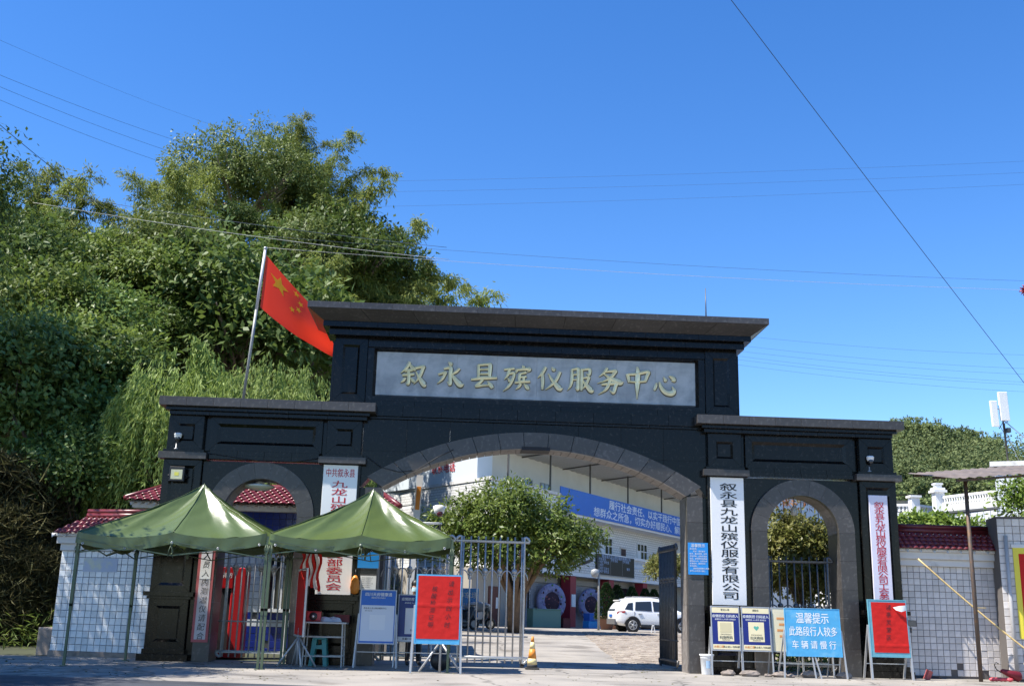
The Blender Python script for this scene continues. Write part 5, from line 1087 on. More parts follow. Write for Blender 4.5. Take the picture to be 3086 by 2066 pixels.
# ------------------------------------------------------------------ white car
CARP=mat('white_car_paint',(.80,.80,.79),rough=.25,coat=.8); TYRE=mat('tyre_rubber',(.02,.02,.02),rough=.8)
def make_car(loc,rz):
    t=thing('parked_car','white compact sport utility car parked on the courtyard','car',loc,rz)
    # stations along x (rear -2.2 .. front 2.2): (x, half width, z sill, z belt, z roof, roof half width)
    st=[(-2.20,.62,.55,.92,.93,.55),(-2.16,.78,.42,.98,1.02,.64),(-2.02,.86,.34,1.02,1.28,.64),(-1.85,.90,.30,1.04,1.47,.60),(-1.6,.92,.28,1.04,1.60,.60),(-1.1,.92,.26,1.02,1.66,.62),(-.4,.92,.25,1.0,1.68,.63),(.3,.92,.25,.98,1.63,.62),(.62,.92,.25,.97,1.52,.61),(1.0,.92,.25,.97,1.26,.62),(1.28,.91,.26,.97,1.05,.70),(1.6,.90,.28,.93,.97,.72),(1.95,.86,.32,.84,.87,.68),(2.14,.76,.38,.72,.74,.60),(2.22,.60,.48,.62,.63,.50)]
    b=MB(); b.smooth=True; rings=[]
    for x,w,zs,zb,zr,rw in st:
        h=zb-zs
        half=[(w*.80,zs),(w*.97,zs+.10),(w,zs+.42*h),(w*.985,zs+.75*h),(w*.955,zb),(rw+(w*.95-rw)*.35,zb+(zr-zb)*.60),(rw,zr-.03*(zr>zb+.1)),(rw*.6,zr+.02*(zr>zb+.1)),(0,zr+.03*(zr>zb+.1))]
        rings.append([(x,-y,z) for y,z in half]+[(x,y,z) for y,z in half[-2::-1]])
    n=len(rings[0])
    b.add([p for r in rings for p in r],[(i*n+j,i*n+j+1,(i+1)*n+j+1,(i+1)*n+j) for i in range(len(rings)-1) for j in range(n-1)]+[tuple(range(n)),tuple((len(rings)-1)*n+j for j in range(n-1,-1,-1))])
    me=b.mesh('body',CARP); bm=bmesh.new(); bm.from_mesh(me); bmesh.ops.subdivide_edges(bm,edges=bm.edges[:],cuts=1,use_grid_fill=True,smooth=.35); bm.to_mesh(me); bm.free(); me.polygons.foreach_set('use_smooth',[True]*len(me.polygons))
    body=link('body',me,None,t)
    def yside(x,z):
        for i in range(len(st)-1):
            if st[i][0]<=x<=st[i+1][0]:
                f=(x-st[i][0])/(st[i+1][0]-st[i][0]); w,zs,zb,zr,rw=[st[i][k]+(st[i+1][k]-st[i][k])*f for k in range(1,6)]
                if z>=zb: return w*.955+(rw-w*.955)*min(1,(z-zb)/max(.01,zr-zb))
                return w*.985
        return .9
    def sidepoly(name,pts,m,off=.02,s=-1,parent=None):
        b=MB(); o=[(x,s*(yside(x,z)+off),z) for x,z in pts]; i=[(x,s*(yside(x,z)-.05),z) for x,z in pts]; k=len(pts)
        b.add(o+i,[tuple(range(k))]+[(q,(q+1)%k,(q+1)%k+k,q+k) for q in range(k)]); return b.build(name,m,parent or t)
    for s in (-1,1):
        sidepoly('rear_quarter_window',[(-1.72,1.10),(-1.30,1.06),(-1.26,1.44),(-1.5,1.40)],GLASS,.022,s)
        sidepoly('side_window',[(-1.18,1.06),(-.28,1.03),(-.28,1.52),(-1.10,1.48)],GLASS,.022,s)
        sidepoly('side_window',[(-.18,1.03),(.92,1.01),(.72,1.25),(.40,1.47),(-.18,1.52)],GLASS,.022,s)
        for x in (-.23,-1.22,.95): sidepoly('door_seam',[(x,.38),(x+.014,.38),(x+.014,1.0),(x,1.0)],BLK,.006,s)
        sidepoly('sill_cladding',[(-.85,.24),(.85,.24),(.85,.36),(-.85,.36)],BLK,.03,s)
        for x in (-1.02,.0): sidepoly('door_handle',[(x,.87),(x+.2,.87),(x+.2,.91),(x,.91)],ALU,.035,s)
        b=MB(); b.tube([(-1.3,s*.60,1.67),(-1.2,s*.62,1.72),(.1,s*.62,1.72),(.25,s*.61,1.66)],.022,6); b.build('roof_rail',ALU,t)
        sidepoly('tail_light',[(-2.13,.86),(-1.72,.94),(-1.70,1.02),(-2.1,.99)],mat('red_lens',(.35,.01,.015),rough=.15),.02,s)
        sidepoly('headlight',[(1.70,.76),(2.06,.68),(2.0,.80),(1.62,.88)],mat('clear_lens',(.6,.62,.65),rough=.1),.02,s)
        b=MB(); b.ball((.86,s*1.03,1.06),.12,10,(.7,.9,.75)); b.bar((.84,s*.86,1.02),(.86,s*1.0,1.05),.05); b.build('wing_mirror',CARP,t)
        for x in (-1.32,1.36):
            b=MB(); b.tube([(x+.40*math.cos(a),s*.925,.335+.40*math.sin(a)) for a in [math.pi*i/14-.05 for i in range(15)]],.045,6); b.build('wheel_arch',BLK,t)
            b=MB(); b.lathe([(.385,-.0),(.385,.02)],(x,s*.918,.335),20,'y'); b.build('wheel_well',BLK,t)
            b=MB(); b.tube([(x+.27*math.cos(a),s*.88,.335+.27*math.sin(a)) for a in [2*math.pi*i/22 for i in range(22)]],.085,8,close=True); tw=MB(); wh=b.build('wheel',TYRE,t)
            b=MB(); b.tube([(x+.215*math.cos(a),s*.955,.335+.215*math.sin(a)) for a in [2*math.pi*i/20 for i in range(20)]],.02,6,close=True)
            for k in range(10):
                a=math.pi*.4*(k//2)+(.16 if k%2 else -.16); b.bar((x+.04*math.cos(a),s*.965,.335+.04*math.sin(a)),(x+.21*math.cos(a),s*.955,.335+.21*math.sin(a)),.035,.03)
            b.ball((x,s*.962,.335),.05,8); b.build('rim',ALU,wh)
            b=MB(); b.lathe([(.2,-.01),(.2,.01)],(x,s*.935,.335),16,'y'); b.build('brake_disc',DSTEEL,wh)
    def xface(name,x,y0,y1,z0,z1,m,dx): MB().box(min(x,x+dx),max(x,x+dx),y0,y1,z0,z1,0).build(name,m,t)
    b=MB(); b.add([(-2.15,-.56,1.02),(-2.15,.56,1.02),(-1.83,.52,1.46),(-1.83,-.52,1.46)],[(0,1,2,3)]); b.v=[(v[0]-.035,v[1],v[2]) for v in b.v]; b.build('rear_window',GLASS,t)
    b=MB(); b.add([(1.30,-.66,1.03),(1.30,.66,1.03),(.62,.56,1.52),(.62,-.56,1.52)],[(0,1,2,3)]); b.v=[(v[0]+.03,v[1],v[2]+.02) for v in b.v]; b.build('windscreen',GLASS,t)
    xface('rear_bumper',-2.23,-.74,.74,.36,.62,mat('grey_bumper',(.12,.12,.125),rough=.5),.14); xface('number_plate',-2.245,-.22,.22,.72,.84,BLUE,.03); xface('front_bumper',2.14,-.7,.7,.34,.5,BLK,.1)
    b=MB(); b.box(-1.95,-1.72,-.5,.5,1.50,1.56,.0); b.build('spoiler',CARP,t)
    return t
_car=make_car(Vector((*court(1964,0,28.0)[:2],court_z(28))),math.radians(8)); _car.scale=(.93,.93,.95)
for x in (1968,1996):
    p=court(x,0,26.3); b=MB(); b.bar((-.09,0,0),(-.03,0,.32),.04); b.bar((.09,0,0),(.03,0,.32),.04); b.box(-.05,.05,-.03,.03,.30,.36); o=b.build('parking_stop',WHITE,loc=p); tag(o,'small white folding parking stop under the '+('middle' if x==1968 else 'front door')+' of the white car','parking stop','parking stops beside the white car')
# ------------------------------------------------------------------ person behind the navy board
def person(loc,rz):
    t=thing('person','person in dark clothes and a pale blue face mask standing behind the navy notice board','person',loc,rz)
    J={'pel':(0,0,.93,.135),'wst':(0,.0,1.08,.125),'chs':(0,.01,1.30,.15),'nk0':(0,.01,1.44,.07),'nk':(0,.0,1.50,.055),'hd0':(0,-.015,1.57,.075),'hd1':(0,-.01,1.64,.095),'hd2':(0,.0,1.71,.085)}
    E=[('pel','wst'),('wst','chs'),('chs','nk0'),('nk0','nk'),('nk','hd0'),('hd0','hd1'),('hd1','hd2')]
    for s,n in((-1,'l'),(1,'r')):
        J.update({n+'hip':(s*.095,0,.86,.10),n+'kn':(s*.11,-.01,.48,.062),n+'an':(s*.12,.01,.09,.045),n+'toe':(s*.14,-.16,.045,.04),
          n+'sh':(s*.185,.01,1.40,.068),n+'el':(s*.26,.03,1.12,.045),n+'wr':(s*.25,-.10,.90,.031),n+'pm':(s*.245,-.13,.83,.034)})
        E+=[('pel',n+'hip'),(n+'hip',n+'kn'),(n+'kn',n+'an'),(n+'an',n+'toe'),('chs',n+'sh'),(n+'sh',n+'el'),(n+'el',n+'wr'),(n+'wr',n+'pm')]
        for k,(dy,L) in enumerate(((-.033,.072),(-.012,.082),(.010,.078),(.030,.062))):
            a=(s*.243,-.135+dy,.80,.0095); b_=(s*.238,-.145+dy,.80-L*.5,.009); c=(s*.225,-.15+dy,.80-L,.0075)
            for q,v in zip('abc',(a,b_,c)): J[n+'f%d%s'%(k,q)]=v
            E+=[(n+'pm',n+'f%da'%k),(n+'f%da'%k,n+'f%db'%k),(n+'f%db'%k,n+'f%dc'%k)]
        J[n+'t1']=(s*.235,-.18,.845,.011); J[n+'t2']=(s*.228,-.20,.81,.009); E+=[(n+'pm',n+'t1'),(n+'t1',n+'t2')]
    keys=list(J); me=bpy.data.meshes.new('body'); me.from_pydata([J[k][:3] for k in keys],[(keys.index(a),keys.index(b_)) for a,b_ in E],[])
    o=bpy.data.objects.new('body',me); COL.objects.link(o); sk=o.modifiers.new('s','SKIN'); o.modifiers.new('u','SUBSURF').levels=2
    if not me.skin_vertices: me.skin_vertices.new() if hasattr(me.skin_vertices,'new') else None
    for i,k in enumerate(keys):
        v=me.skin_vertices[0].data[i]; v.radius=(J[k][3],J[k][3]); v.use_root=(k=='pel')
    bpy.context.view_layer.update(); dg=bpy.context.evaluated_depsgraph_get(); m2=bpy.data.meshes.new_from_object(o.evaluated_get(dg)); bpy.data.objects.remove(o)
    SK=mat('skin',(.45,.26,.18),rough=.5); CL=mat('dark_jacket',(.02,.021,.026),rough=.8); TR=mat('dark_trousers',(.015,.015,.018),rough=.8)
    m2.materials.clear(); [m2.materials.append(m) for m in (SK,CL,TR,BLK)]
    for p in m2.polygons:
        c=p.center; p.use_smooth=True
        p.material_index= 3 if c.z<.11 else (2 if c.z<.90 and abs(c.x)<.215 else (0 if c.z>1.475 or (abs(c.x)>.2 and c.z<1.16) else 1))
    link('body',m2,None,t)
    b=MB(); b.ball((0,.012,1.715),.108,14,(.92,1.02,.98)); b.v=[v for v in b.v]; b.f=[f for f in b.f if not all(b.v[i][2]<1.70 and b.v[i][1]<.0 for i in f)]; b.mi=[0]*len(b.f); b.sm=[True]*len(b.f); b.build('hair',mat('black_hair',(.012,.011,.011),rough=.5),t)
    b=MB(); b.smooth=True; vs=[]
    for i in range(9):
        a=-1.2+2.4*i/8
        for z in (1.56,1.60,1.645): vs.append((.1*math.sin(a),-.02-.098*math.cos(a)*(1.06 if z==1.60 else 1),z))
    b.add(vs,[(i*3+k,i*3+3+k,i*3+4+k,i*3+1+k) for i in range(8) for k in range(2)]); b.build('face_mask',mat('mask_blue',(.50,.68,.74),rough=.8),t)
    b=MB(); [b.ball((s*.034,-.103,1.672),.012,8) for s in(-1,1)]; b.build('eyes',BLK,t); b=MB(); [b.ball((s*.098,0,1.64),.024,8,(.5,.8,1.3)) for s in(-1,1)]; b.build('ears',SK,t); MB().ball((0,-.108,1.645),.018,8,(.8,1,1.4)).build('nose',SK,t)
    return t
p=person((-2.70,.25,.0),.25); p.scale=(1.06,1.06,1.06)
# ------------------------------------------------------------------ white terraces on the right
TW=mat('pale_wall_panel',(.60,.62,.65),rough=.35,rnd=.05,var=.03)
t=thing('terrace_building','white panelled terrace building with balustrades beyond the right wall','building',(0,0,0))
def panels(x0,x1,y0f,y1f,z0,z1,pw,ph,lim=150):
    nx=max(1,round(math.hypot(x1-x0,y1f-y0f)/pw)); nz=max(1,round((z1-z0)/ph)); ang=math.atan2(y1f-y0f,x1-x0); L=math.hypot(x1-x0,y1f-y0f)
    w=L/nx; h=(z1-z0)/nz; me=MB().box(-w/2+.02,w/2-.02,-.03,0,-h/2+.02,h/2-.02,.01).mesh('wall_panel',TW)
    for i in range(nx):
        for k in range(nz):
            f=(i+.5)/nx; o=link('wall_panel',me,None,t,(x0+(x1-x0)*f,y0f+(y1f-y0f)*f,z0+(k+.5)*h)); o.rotation_euler=(0,0,ang)
# tall block at right, terrace front receding left from it
def blk(name,p,q,dep,z0,z1,m=GROUT,parent=None):
    d=(Vector(q)-Vector(p)); L=d.length; ang=math.atan2(d.y,d.x); o=MB().box(0,L,0.0,dep,z0,z1).build(name,m,parent or t,loc=(p[0],p[1],0)); o.rotation_euler=(0,0,ang); return o
YA,YB=46.,41.5; pA=aY(2832,1560,YA); pB=aY(3008,1560,YB); pC=aY(3230,1560,39.5); zl=lambda px,py,Y: aY(px,py,Y).z
A_=(pA.x,YA); B_=(pB.x,YB); C_=(pC.x,39.5)
zb=zl(3008,1412,YB); zr=zl(2848,1496,YA); zr0=zl(2848,1503,YA); zq=zl(2848,1523,YA); ze=zl(2832,1543,YA); ze0=zl(2832,1549,YA)
blk('tall_block',B_,C_,5,-1,zb+.1); panels(*B_[:1],C_[0],B_[1],C_[1],zl(3008,1700,YB),zb,.62,1.15)
blk('roof_slab',(B_[0]-.35,B_[1]-.2),(C_[0],C_[1]-.2),5,zb+.12,zb+.42,STUCCO)
blk('terrace_wall',A_,B_,3,-1,ze0); panels(A_[0],B_[0],A_[1],B_[1],zl(2832,1690,YA),ze0-.05,.55,1.15)
blk('ledge',(A_[0]-.15,A_[1]-.12),(B_[0],B_[1]-.14),.4,ze0,ze,mat('dark_ledge',(.08,.085,.09)))
blk('parapet_base',A_,B_,.3,ze,zq,STUCCO); blk('top_rail',(A_[0],A_[1]-.04),(B_[0],B_[1]-.04),.34,zr0,zr,WALLW)
hb=zr0-zq; balb=MB().lathe([(.085,0),(.06,.07*hb),(.11,.3*hb),(.05,.66*hb),(.085,.92*hb),(.085,hb)],n=8).mesh('baluster',WALLW)
for k in range(22): f=(k+.7)/22.5; link('baluster',balb,None,t,(A_[0]+.05+(B_[0]-A_[0])*f,A_[1]+.1+(B_[1]-A_[1])*f,zq))
b=MB(); zp=zl(2832,1484,YA); b.cbox((A_[0],A_[1],(ze+zp)/2),(.62,.62,zp-ze)); b.cbox((A_[0],A_[1],zp+.08),(.9,.9,.16)); b.cbox((A_[0],A_[1],zp+.24),(.72,.72,.16)); b.cbox((A_[0],A_[1],zp+.42),(.42,.42,.22)); b.cbox((A_[0],A_[1],zp+.58),(.55,.55,.12)); b.build('corner_pier',WALLW,t)
YL=48.; L0=aY(2640,1560,YL+1); L1=aY(2754,1560,YL); L2=aY(2832,1560,YL+1.5); y0_=zl(2754,1541,YL); y1_=zl(2754,1524,YL)
for p,q in ((L0,L1),(L1,L2)):
    blk('lower_terrace_wall',(p.x,p.y),(q.x,q.y),2,-1,y0_); blk('lower_rail',(p.x,p.y-.05),(q.x,q.y-.05),.3,y1_,y1_+.16,WALLW); panels(p.x,q.x,p.y,q.y,y0_-3.3,y0_-.05,.8,1.1)
    n_=int((q-p).length/.24); h2=y1_-y0_
    for k in range(n_):
        f=(k+.5)/n_; o=link('baluster',balb,None,t,(p.x+(q.x-p.x)*f,p.y+.1+(q.y-p.y)*f,y0_)); o.scale=(1,1,h2/hb)
b=MB(); zz=zl(2754,1500,YL); b.cbox((L1.x,L1.y-.2,zz-2.2),(.58,.58,4.4)); b.cbox((L1.x,L1.y-.2,zz+.07),(.8,.8,.14)); b.build('corner_pier',WALLW,t)
q0=aY(2640,1490,YL+2); q1=aY(2822,1490,YL+2); b=MB(); b.add([(q0.x,q0.y,q0.z),(q1.x,q1.y,q1.z+.1),(q1.x,q1.y+5,q1.z+.5),(q0.x,q0.y+5,q0.z+.4)],[(0,1,2,3)]); b.build('shade_roof',mat('dark_roofing',(.035,.035,.038),rough=.8),t)
blk('rear_wall',(q0.x,YL+5),(q1.x,YL+5),1,0,q0.z,WALLW)
# white panelled wall seen through the right arch
t=thing('panelled_wall','white panelled wall with a sloping coping behind the shrub in the right arch','wall',(0,0,0))
blk('wall_body',(7.6,14.0),(12.5,15.0),.4,0,5.75,GROUT,t); panels(7.6,12.5,14.0,15.0,.3,5.7,.75,1.2)
o=blk('coping',(7.5,13.9),(12.6,14.9),.6,5.75,5.85,STUCCO,t)
# mobile antenna mast
t=thing('antenna_mast','antenna mast with two white panel antennas on the roof at the right','antenna',aY(3038,1392,44))
MB().tube([(0,0,0),(-.1,0,3.0),(-.2,0,4.2)],.06,8).build('mast',DSTEEL,t); b=MB(); b.tube([(-.12,0,2.9),(2.2,0,.9)],.03,6); b.tube([(-.1,0,2.4),(1.2,.8,.2)],.02,6); b.build('stay',ALU,t)
for x,z,h_,w_ in ((-.72,2.35,1.75,.46),(-.02,2.75,1.95,.62)):
    a=MB().box(x-w_/2,x+w_/2,-.42,-.25,z,z+h_,.03).build('antenna_panel',WHITE,t); a.rotation_euler=(0,-.03,0); MB().box(x-w_/2+.03,x+w_/2-.03,-.24,-.05,z+.3,z+1.0,.02).build('radio_unit',GSTEEL,t); MB().bar((x,-.2,z+h_*.7),(-.2,0,z+h_*.7),.05).build('clamp',ALU,t)
b=MB(); b.tube([(-.6,-.3,2.4),(-.55,-.3,2.2),(-.2,-.2,2.7),(-.1,-.1,1.8)],.025,6); b.tube([(0,-.3,2.75),(.1,-.3,2.7),(-.05,-.1,2.6),(-.02,-.1,.2)],.025,6); b.tube([(-.5,-.3,2.4),(-.3,-.3,2.0),(-.1,-.2,2.2)],.02,6); b.build('feeder_cable',BLK,t)
MB().box(.05,.3,-.2,.1,2.0,2.3).build('junction_box',DSTEEL,t)
# red tinsel ornament at the right edge
t=thing('red_ornament','spiky red tinsel ornament hanging at the right edge of the sky','ornament',aY(3090,874,-2)); b=MB()
for k in range(40):
    a=random.uniform(0,6.28); ph=random.uniform(-1.4,1.4); d=Vector((math.cos(a)*math.cos(ph),math.sin(a)*math.cos(ph),math.sin(ph))); b.tube([d*.03,d*.14],[.02,.006],5)
b.ball((0,0,0),.07,10); b.build('spikes',mat('dark_red_foil',(.22,.01,.015),rough=.3,metal=.3),t); MB().tube([(0,0,.05),(.4,.0,2.2)],.005,5).build('cord',BLK,t)
# ------------------------------------------------------------------ overhead wires
WIRE=mat('wire',(.05,.07,.11),rough=.6); WIREP=mat('pale_wire',(.45,.45,.42),rough=.5)
def wire(lab,p,q,sag,r,m=WIRE,n=24):
    p=Vector(p); q=Vector(q); b=MB(); b.tube([p+(q-p)*i/n-Vector((0,0,4*sag*(i/n)*(1-i/n))) for i in range(n+1)],r,5); o=b.build('overhead_wire',m); tag(o,lab,'wire','overhead wires')
def wv(lab,a,ya,b_,yb,sag,r,m=WIRE):
    p=aV(*a,ya); q=aV(*b_,yb); d=q-p; wire(lab,p-d*.25,q+d*.25,sag,r,m)
wv('thick dark wire sloping steeply across the right half of the sky',(1675,0),2,(2342,872),14,.10,.011)
wv('upper of three thin wires over the top left of the hill',(0,165),20,(420,322),34,.25,.008); wv('middle of three thin wires over the top left of the hill',(0,192),20,(415,350),34,.25,.008); wv('lowest of three thin wires over the top left of the hill',(0,222),20,(390,372),34,.25,.008)
wv('faint highest wire in the top left corner of the sky',(0,85),26,(430,262),50,.3,.006)
wv('dark wire descending steeply behind the left tree tops',(35,312),14,(235,470),20,.1,.014)
wv('pale bright wire crossing in front of the hill above the flag',(235,485),9,(870,572),9,.12,.008,WIREP); wv('second thin wire crossing the hill just above the pale one',(260,462),9.5,(870,545),9.5,.12,.008)
wv('faint wire over the gate cornice running to the right edge',(980,560),10,(2342,634),12,.25,.005); wv('second faint pale wire just below it over the gate cornice',(980,585),10,(2342,655),12,.25,.006,WIREP)
wv('top wire of three faint ones on the right half of the sky',(840,408),60,(2342,362),60,.5,.008); wv('middle wire of three faint ones on the right half of the sky',(860,432),60,(2342,388),60,.5,.008); wv('bottom wire of three faint ones on the right half of the sky',(880,465),60,(2342,415),60,.5,.008)
for k,(za,zb) in enumerate(((762,804),(785,835),(798,848),(810,866),(818,872),(830,888))):
    wv(('highest','second','third','fourth','fifth','lowest')[k]+' of the low bundle of wires right of the main cornice',(1720,za),70,(2342,zb),78,.6,.009)
# small far pylon on the hill
t=thing('far_pylon','tiny far pylon on the wooded hill at the right','pylon',(aV(2250,1025,150))); b=MB(); b.bar((0,0,-8),(0,0,3),.25); b.bar((-1.3,0,1.6),(1.3,0,1.6),.2); b.build('mast',GSTEEL,t); MB().bar((-1,0,.4),(1,0,.4),.18).build('crossarm',GSTEEL,t)
# ------------------------------------------------------------------ foliage
def leaf_mesh(name,P,D,U,Ln,Wd,tone,m,fold=.25,base_mesh=None):
    """P base points, D directions (unit), U up-ish vectors; one folded diamond leaf each (2 quads -> 4 tris)"""
    n=len(P); S=np.cross(D,U); S/= (np.linalg.norm(S,axis=1,keepdims=True)+1e-9); Nn=np.cross(S,D)
    Ln=Ln[:,None]; Wd=Wd[:,None]
    a=P; t=P+D*Ln-Nn*Ln*.10; mid=P+D*Ln*.45+Nn*Ln*.03; l=mid-S*Wd*.5-Nn*Wd*fold*.5; r=mid+S*Wd*.5-Nn*Wd*fold*.5
    V=np.empty((n*4,3),np.float32); V[0::4]=a; V[1::4]=l; V[2::4]=t; V[3::4]=r
    me=bpy.data.meshes.new(name); me.vertices.add(n*4); me.vertices.foreach_set('co',V.ravel())
    idx=np.arange(n)[:,None]*4; tri=np.concatenate([idx+[0,1,2],idx+[0,2,3]],1).reshape(-1)
    me.loops.add(n*6); me.loops.foreach_set('vertex_index',tri.astype(np.int32)); me.polygons.add(n*2); me.polygons.foreach_set('loop_start',np.arange(0,n*6,3,dtype=np.int32)); 
    me.update(calc_edges=True)
    at=me.attributes.new('tone','FLOAT','POINT'); at.data.foreach_set('value',np.repeat(tone,4).astype(np.float32)); me.materials.append(m); return me
def unit(a): return a/(np.linalg.norm(a,axis=1,keepdims=True)+1e-9)
def crown_points(rad,ncl,seed,hollow=.55,lobes=7,LB_=None):
    g=np.random.default_rng(seed)
    if LB_ is not None:
        A=np.array(LB_,float); w_=A[:,3]**2; k=g.choice(len(A),ncl,p=w_/w_.sum()); d=unit(g.normal(size=(ncl,3))); r=A[k,3]*(hollow+(1-hollow)*g.random(ncl)**.5)*(1+.1*g.normal(size=ncl)); return A[k,:3]+d*r[:,None],d
    C=unit(g.normal(size=(lobes,3)))*np.array([.55,.55,.5]); C[:,2]=np.abs(C[:,2])*.9-.15; R=g.uniform(.38,.62,lobes)
    pts=[];nr=[]
    k=g.integers(0,lobes,ncl); d=unit(g.normal(size=(ncl,3))); d[:,2]=np.where(d[:,2]<-.3,-d[:,2]*.5,d[:,2]); d=unit(d)
    r=R[k]*(hollow+(1-hollow)*g.random(ncl)**.5)*(1+.22*g.normal(size=ncl)*.5)
    p=C[k]+d*r[:,None]; return p*np.array(rad),d
def broadleaf(name,rad,ncl,per,L,W,m,seed,spread=.3,droop=.35,lobes=8,hollow=.55,LB_=None):
    """leaf sprays: clusters of leaves fanning out from short twigs on the crown lobes"""
    g=np.random.default_rng(seed); c,d=crown_points(rad,ncl,seed,hollow,lobes,LB_)
    n=ncl*per; ci=np.repeat(np.arange(ncl),per)
    out=unit(d*np.array([1,1,.6])+g.normal(size=(ncl,3))*.5)
    P=c[ci]+out[ci]*(g.random((n,1))*spread)+g.normal(size=(n,3))*spread*.35
    D=unit(out[ci]*.8+g.normal(size=(n,3))*.65+np.array([0,0,-droop])); U=unit(np.array([0,0,.8])+g.normal(size=(n,3))*.45+d[ci]*.8)
    tone=np.clip(g.random(ncl)[ci]*.6+g.random(n)*.4,0,1)
    return leaf_mesh(name,P,D,U,L*g.uniform(.7,1.25,n),W*g.uniform(.7,1.25,n),tone,m)
def bamboo(name,H,culms,m,seed,L=.28,W=.058,spreadr=1.3,lean=2.6):
    g=np.random.default_rng(seed); Ps=[];Ds=[];Us=[];Tn=[]; cul=[]
    for q in range(culms):
        a=g.uniform(0,6.28); b0=np.array([math.cos(a),math.sin(a),0])*g.uniform(0,spreadr*.5); h=H*g.uniform(.72,1.05); ln=lean*g.uniform(.3,1.25); dr=np.array([math.cos(a+g.normal()*.6),math.sin(a+g.normal()*.6),0])
        def cp(t): return b0+dr*ln*t**2.6+np.array([0,0,h*(t-.20*t**4*ln/2.2)])
        cul.append([cp(t) for t in np.linspace(0,1,9)])
        nb=int(34*h/10)
        for t in np.linspace(.28,1.0,nb):
            p0=cp(t); az=g.uniform(0,6.28); bl=g.uniform(.7,1.5)*(1.15-.55*t); bd=np.array([math.cos(az),math.sin(az),.45])
            for s in np.linspace(.2,1,5):
                p=p0+bd*bl*s+np.array([0,0,-.55*bl*s*s]); k=14
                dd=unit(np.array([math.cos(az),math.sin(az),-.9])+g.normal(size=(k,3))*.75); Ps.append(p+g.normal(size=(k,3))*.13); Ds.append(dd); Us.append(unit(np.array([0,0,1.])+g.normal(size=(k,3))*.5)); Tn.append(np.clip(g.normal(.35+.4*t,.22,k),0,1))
    P=np.concatenate(Ps);D=np.concatenate(Ds);U=np.concatenate(Us);T_=np.concatenate(Tn); n=len(P)
    return leaf_mesh(name,P,D,U,L*g.uniform(.6,1.3,n),W*g.uniform(.7,1.3,n),T_,m),cul
def willow(name,R,H,strands,m,seed):
    g=np.random.default_rng(seed); Ps=[];Ds=[];Tn=[]; cen=[(g.uniform(0,6.28),R*math.sqrt(g.random())) for _ in range(34)]
    for q in range(strands):
        ba,br=cen[g.integers(0,len(cen))]; r=min(R,abs(br+g.normal()*.16*R)); a=ba+g.normal()*.16; top=H*(1-.30*(r/R)**2)+.5*math.sin(ba*7+br*3)+g.normal()*.15; ln=g.uniform(.8,3.6)*(0.5+.85*r/R); p=np.array([r*math.cos(a),r*math.sin(a),top]); k=int(ln/.05); out=np.array([math.cos(a),math.sin(a),0])
        z=np.linspace(0,1,k)[:,None]; pts=p+out*(.35*np.sin(z*1.7))+np.array([0,0,-1.])*ln*z+g.normal(size=(k,3))*.045+np.array([0,0,.18])*np.sin(z*3.1); tb=g.random()
        Ps.append(pts); Ds.append(unit(g.normal(size=(k,3))*.38+out*.2+np.array([0,0,-1.]))); Tn.append(np.clip(tb*.6+g.random(k)*.4,0,1))
    P=np.concatenate(Ps);D=np.concatenate(Ds);T_=np.concatenate(Tn); n=len(P); U=unit(g.normal(size=(n,3))+np.array([0,0,.6]))
    return leaf_mesh(name,P,D,U,.24*g.uniform(.7,1.3,n),.045*g.uniform(.8,1.4,n),T_,m)
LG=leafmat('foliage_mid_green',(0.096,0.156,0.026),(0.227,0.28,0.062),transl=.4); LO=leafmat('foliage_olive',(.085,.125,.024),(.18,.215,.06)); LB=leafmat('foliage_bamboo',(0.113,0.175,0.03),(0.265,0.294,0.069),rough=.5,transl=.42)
LBY=leafmat('foliage_yellow_bamboo',(.090,.095,.020),(.17,.15,.05),rough=.55,transl=.35); LW=leafmat('foliage_willow',(.16,.235,.045),(.30,.37,.10),rough=.5,transl=.4); LD=leafmat('foliage_dark',(0.06,0.108,0.02),(0.15,0.203,0.045),transl=.35); LBIG=leafmat('foliage_large_leaf',(0.086,0.155,0.03),(0.2,0.263,0.068),rough=.35)
LF=leafmat('foliage_ficus',(.080,.130,.020),(.20,.25,.055),rough=.32,transl=.4); LP=leafmat('foliage_photinia',(.095,.125,.025),(.25,.23,.075),rough=.3,transl=.35); LR=leafmat('dry_reed',(.06,.068,.024),(.15,.135,.06),rough=.8,transl=.2); LH=leafmat('foliage_bright_hedge',(0.103,0.182,0.021),(0.22,0.286,0.058),rough=.4,transl=.35)
LFAR=leafmat('foliage_far_hazy',(0.079,0.124,0.043),(0.236,0.27,0.101),rough=.7); LTOP=leafmat('foliage_topiary',(.018,.045,.012),(.035,.07,.02))  # LFAR paler and bluer: distance haze mixed into the leaf colour
LRED=leafmat('young_red_leaf',(.20,.075,.045),(.24,.15,.075),rough=.4)
def trunk_mesh(name,H,r,limbs,seed,spread,m=BARK,low=.35):
    g=random.Random(seed); b=MB()
    pts=[(g.uniform(-.1,.1)*k*.3,g.uniform(-.1,.1)*k*.3,H*k/5*.7) for k in range(6)]
    b.tube(pts,[r*(1-.11*k) for k in range(6)],9)
    for q in range(limbs):
        a=g.uniform(0,6.28); z0=H*g.uniform(low,.68); dx,dy=math.cos(a),math.sin(a); s=spread*g.uniform(.5,1)
        mid=(dx*s*.45,dy*s*.45,z0+(H-z0)*.45); e=(dx*s,dy*s,z0+(H-z0)*g.uniform(.7,1.0))
        b.tube([(0,0,z0),mid,e],[r*.45,r*.3,r*.08],6)
        for w_ in range(3):
            a2=a+g.uniform(-1,1); b.tube([mid,(mid[0]+math.cos(a2)*s*.5,mid[1]+math.sin(a2)*s*.5,mid[2]+(H-z0)*g.uniform(.15,.5))],[r*.18,r*.04],5)
    return b.mesh(name,m)
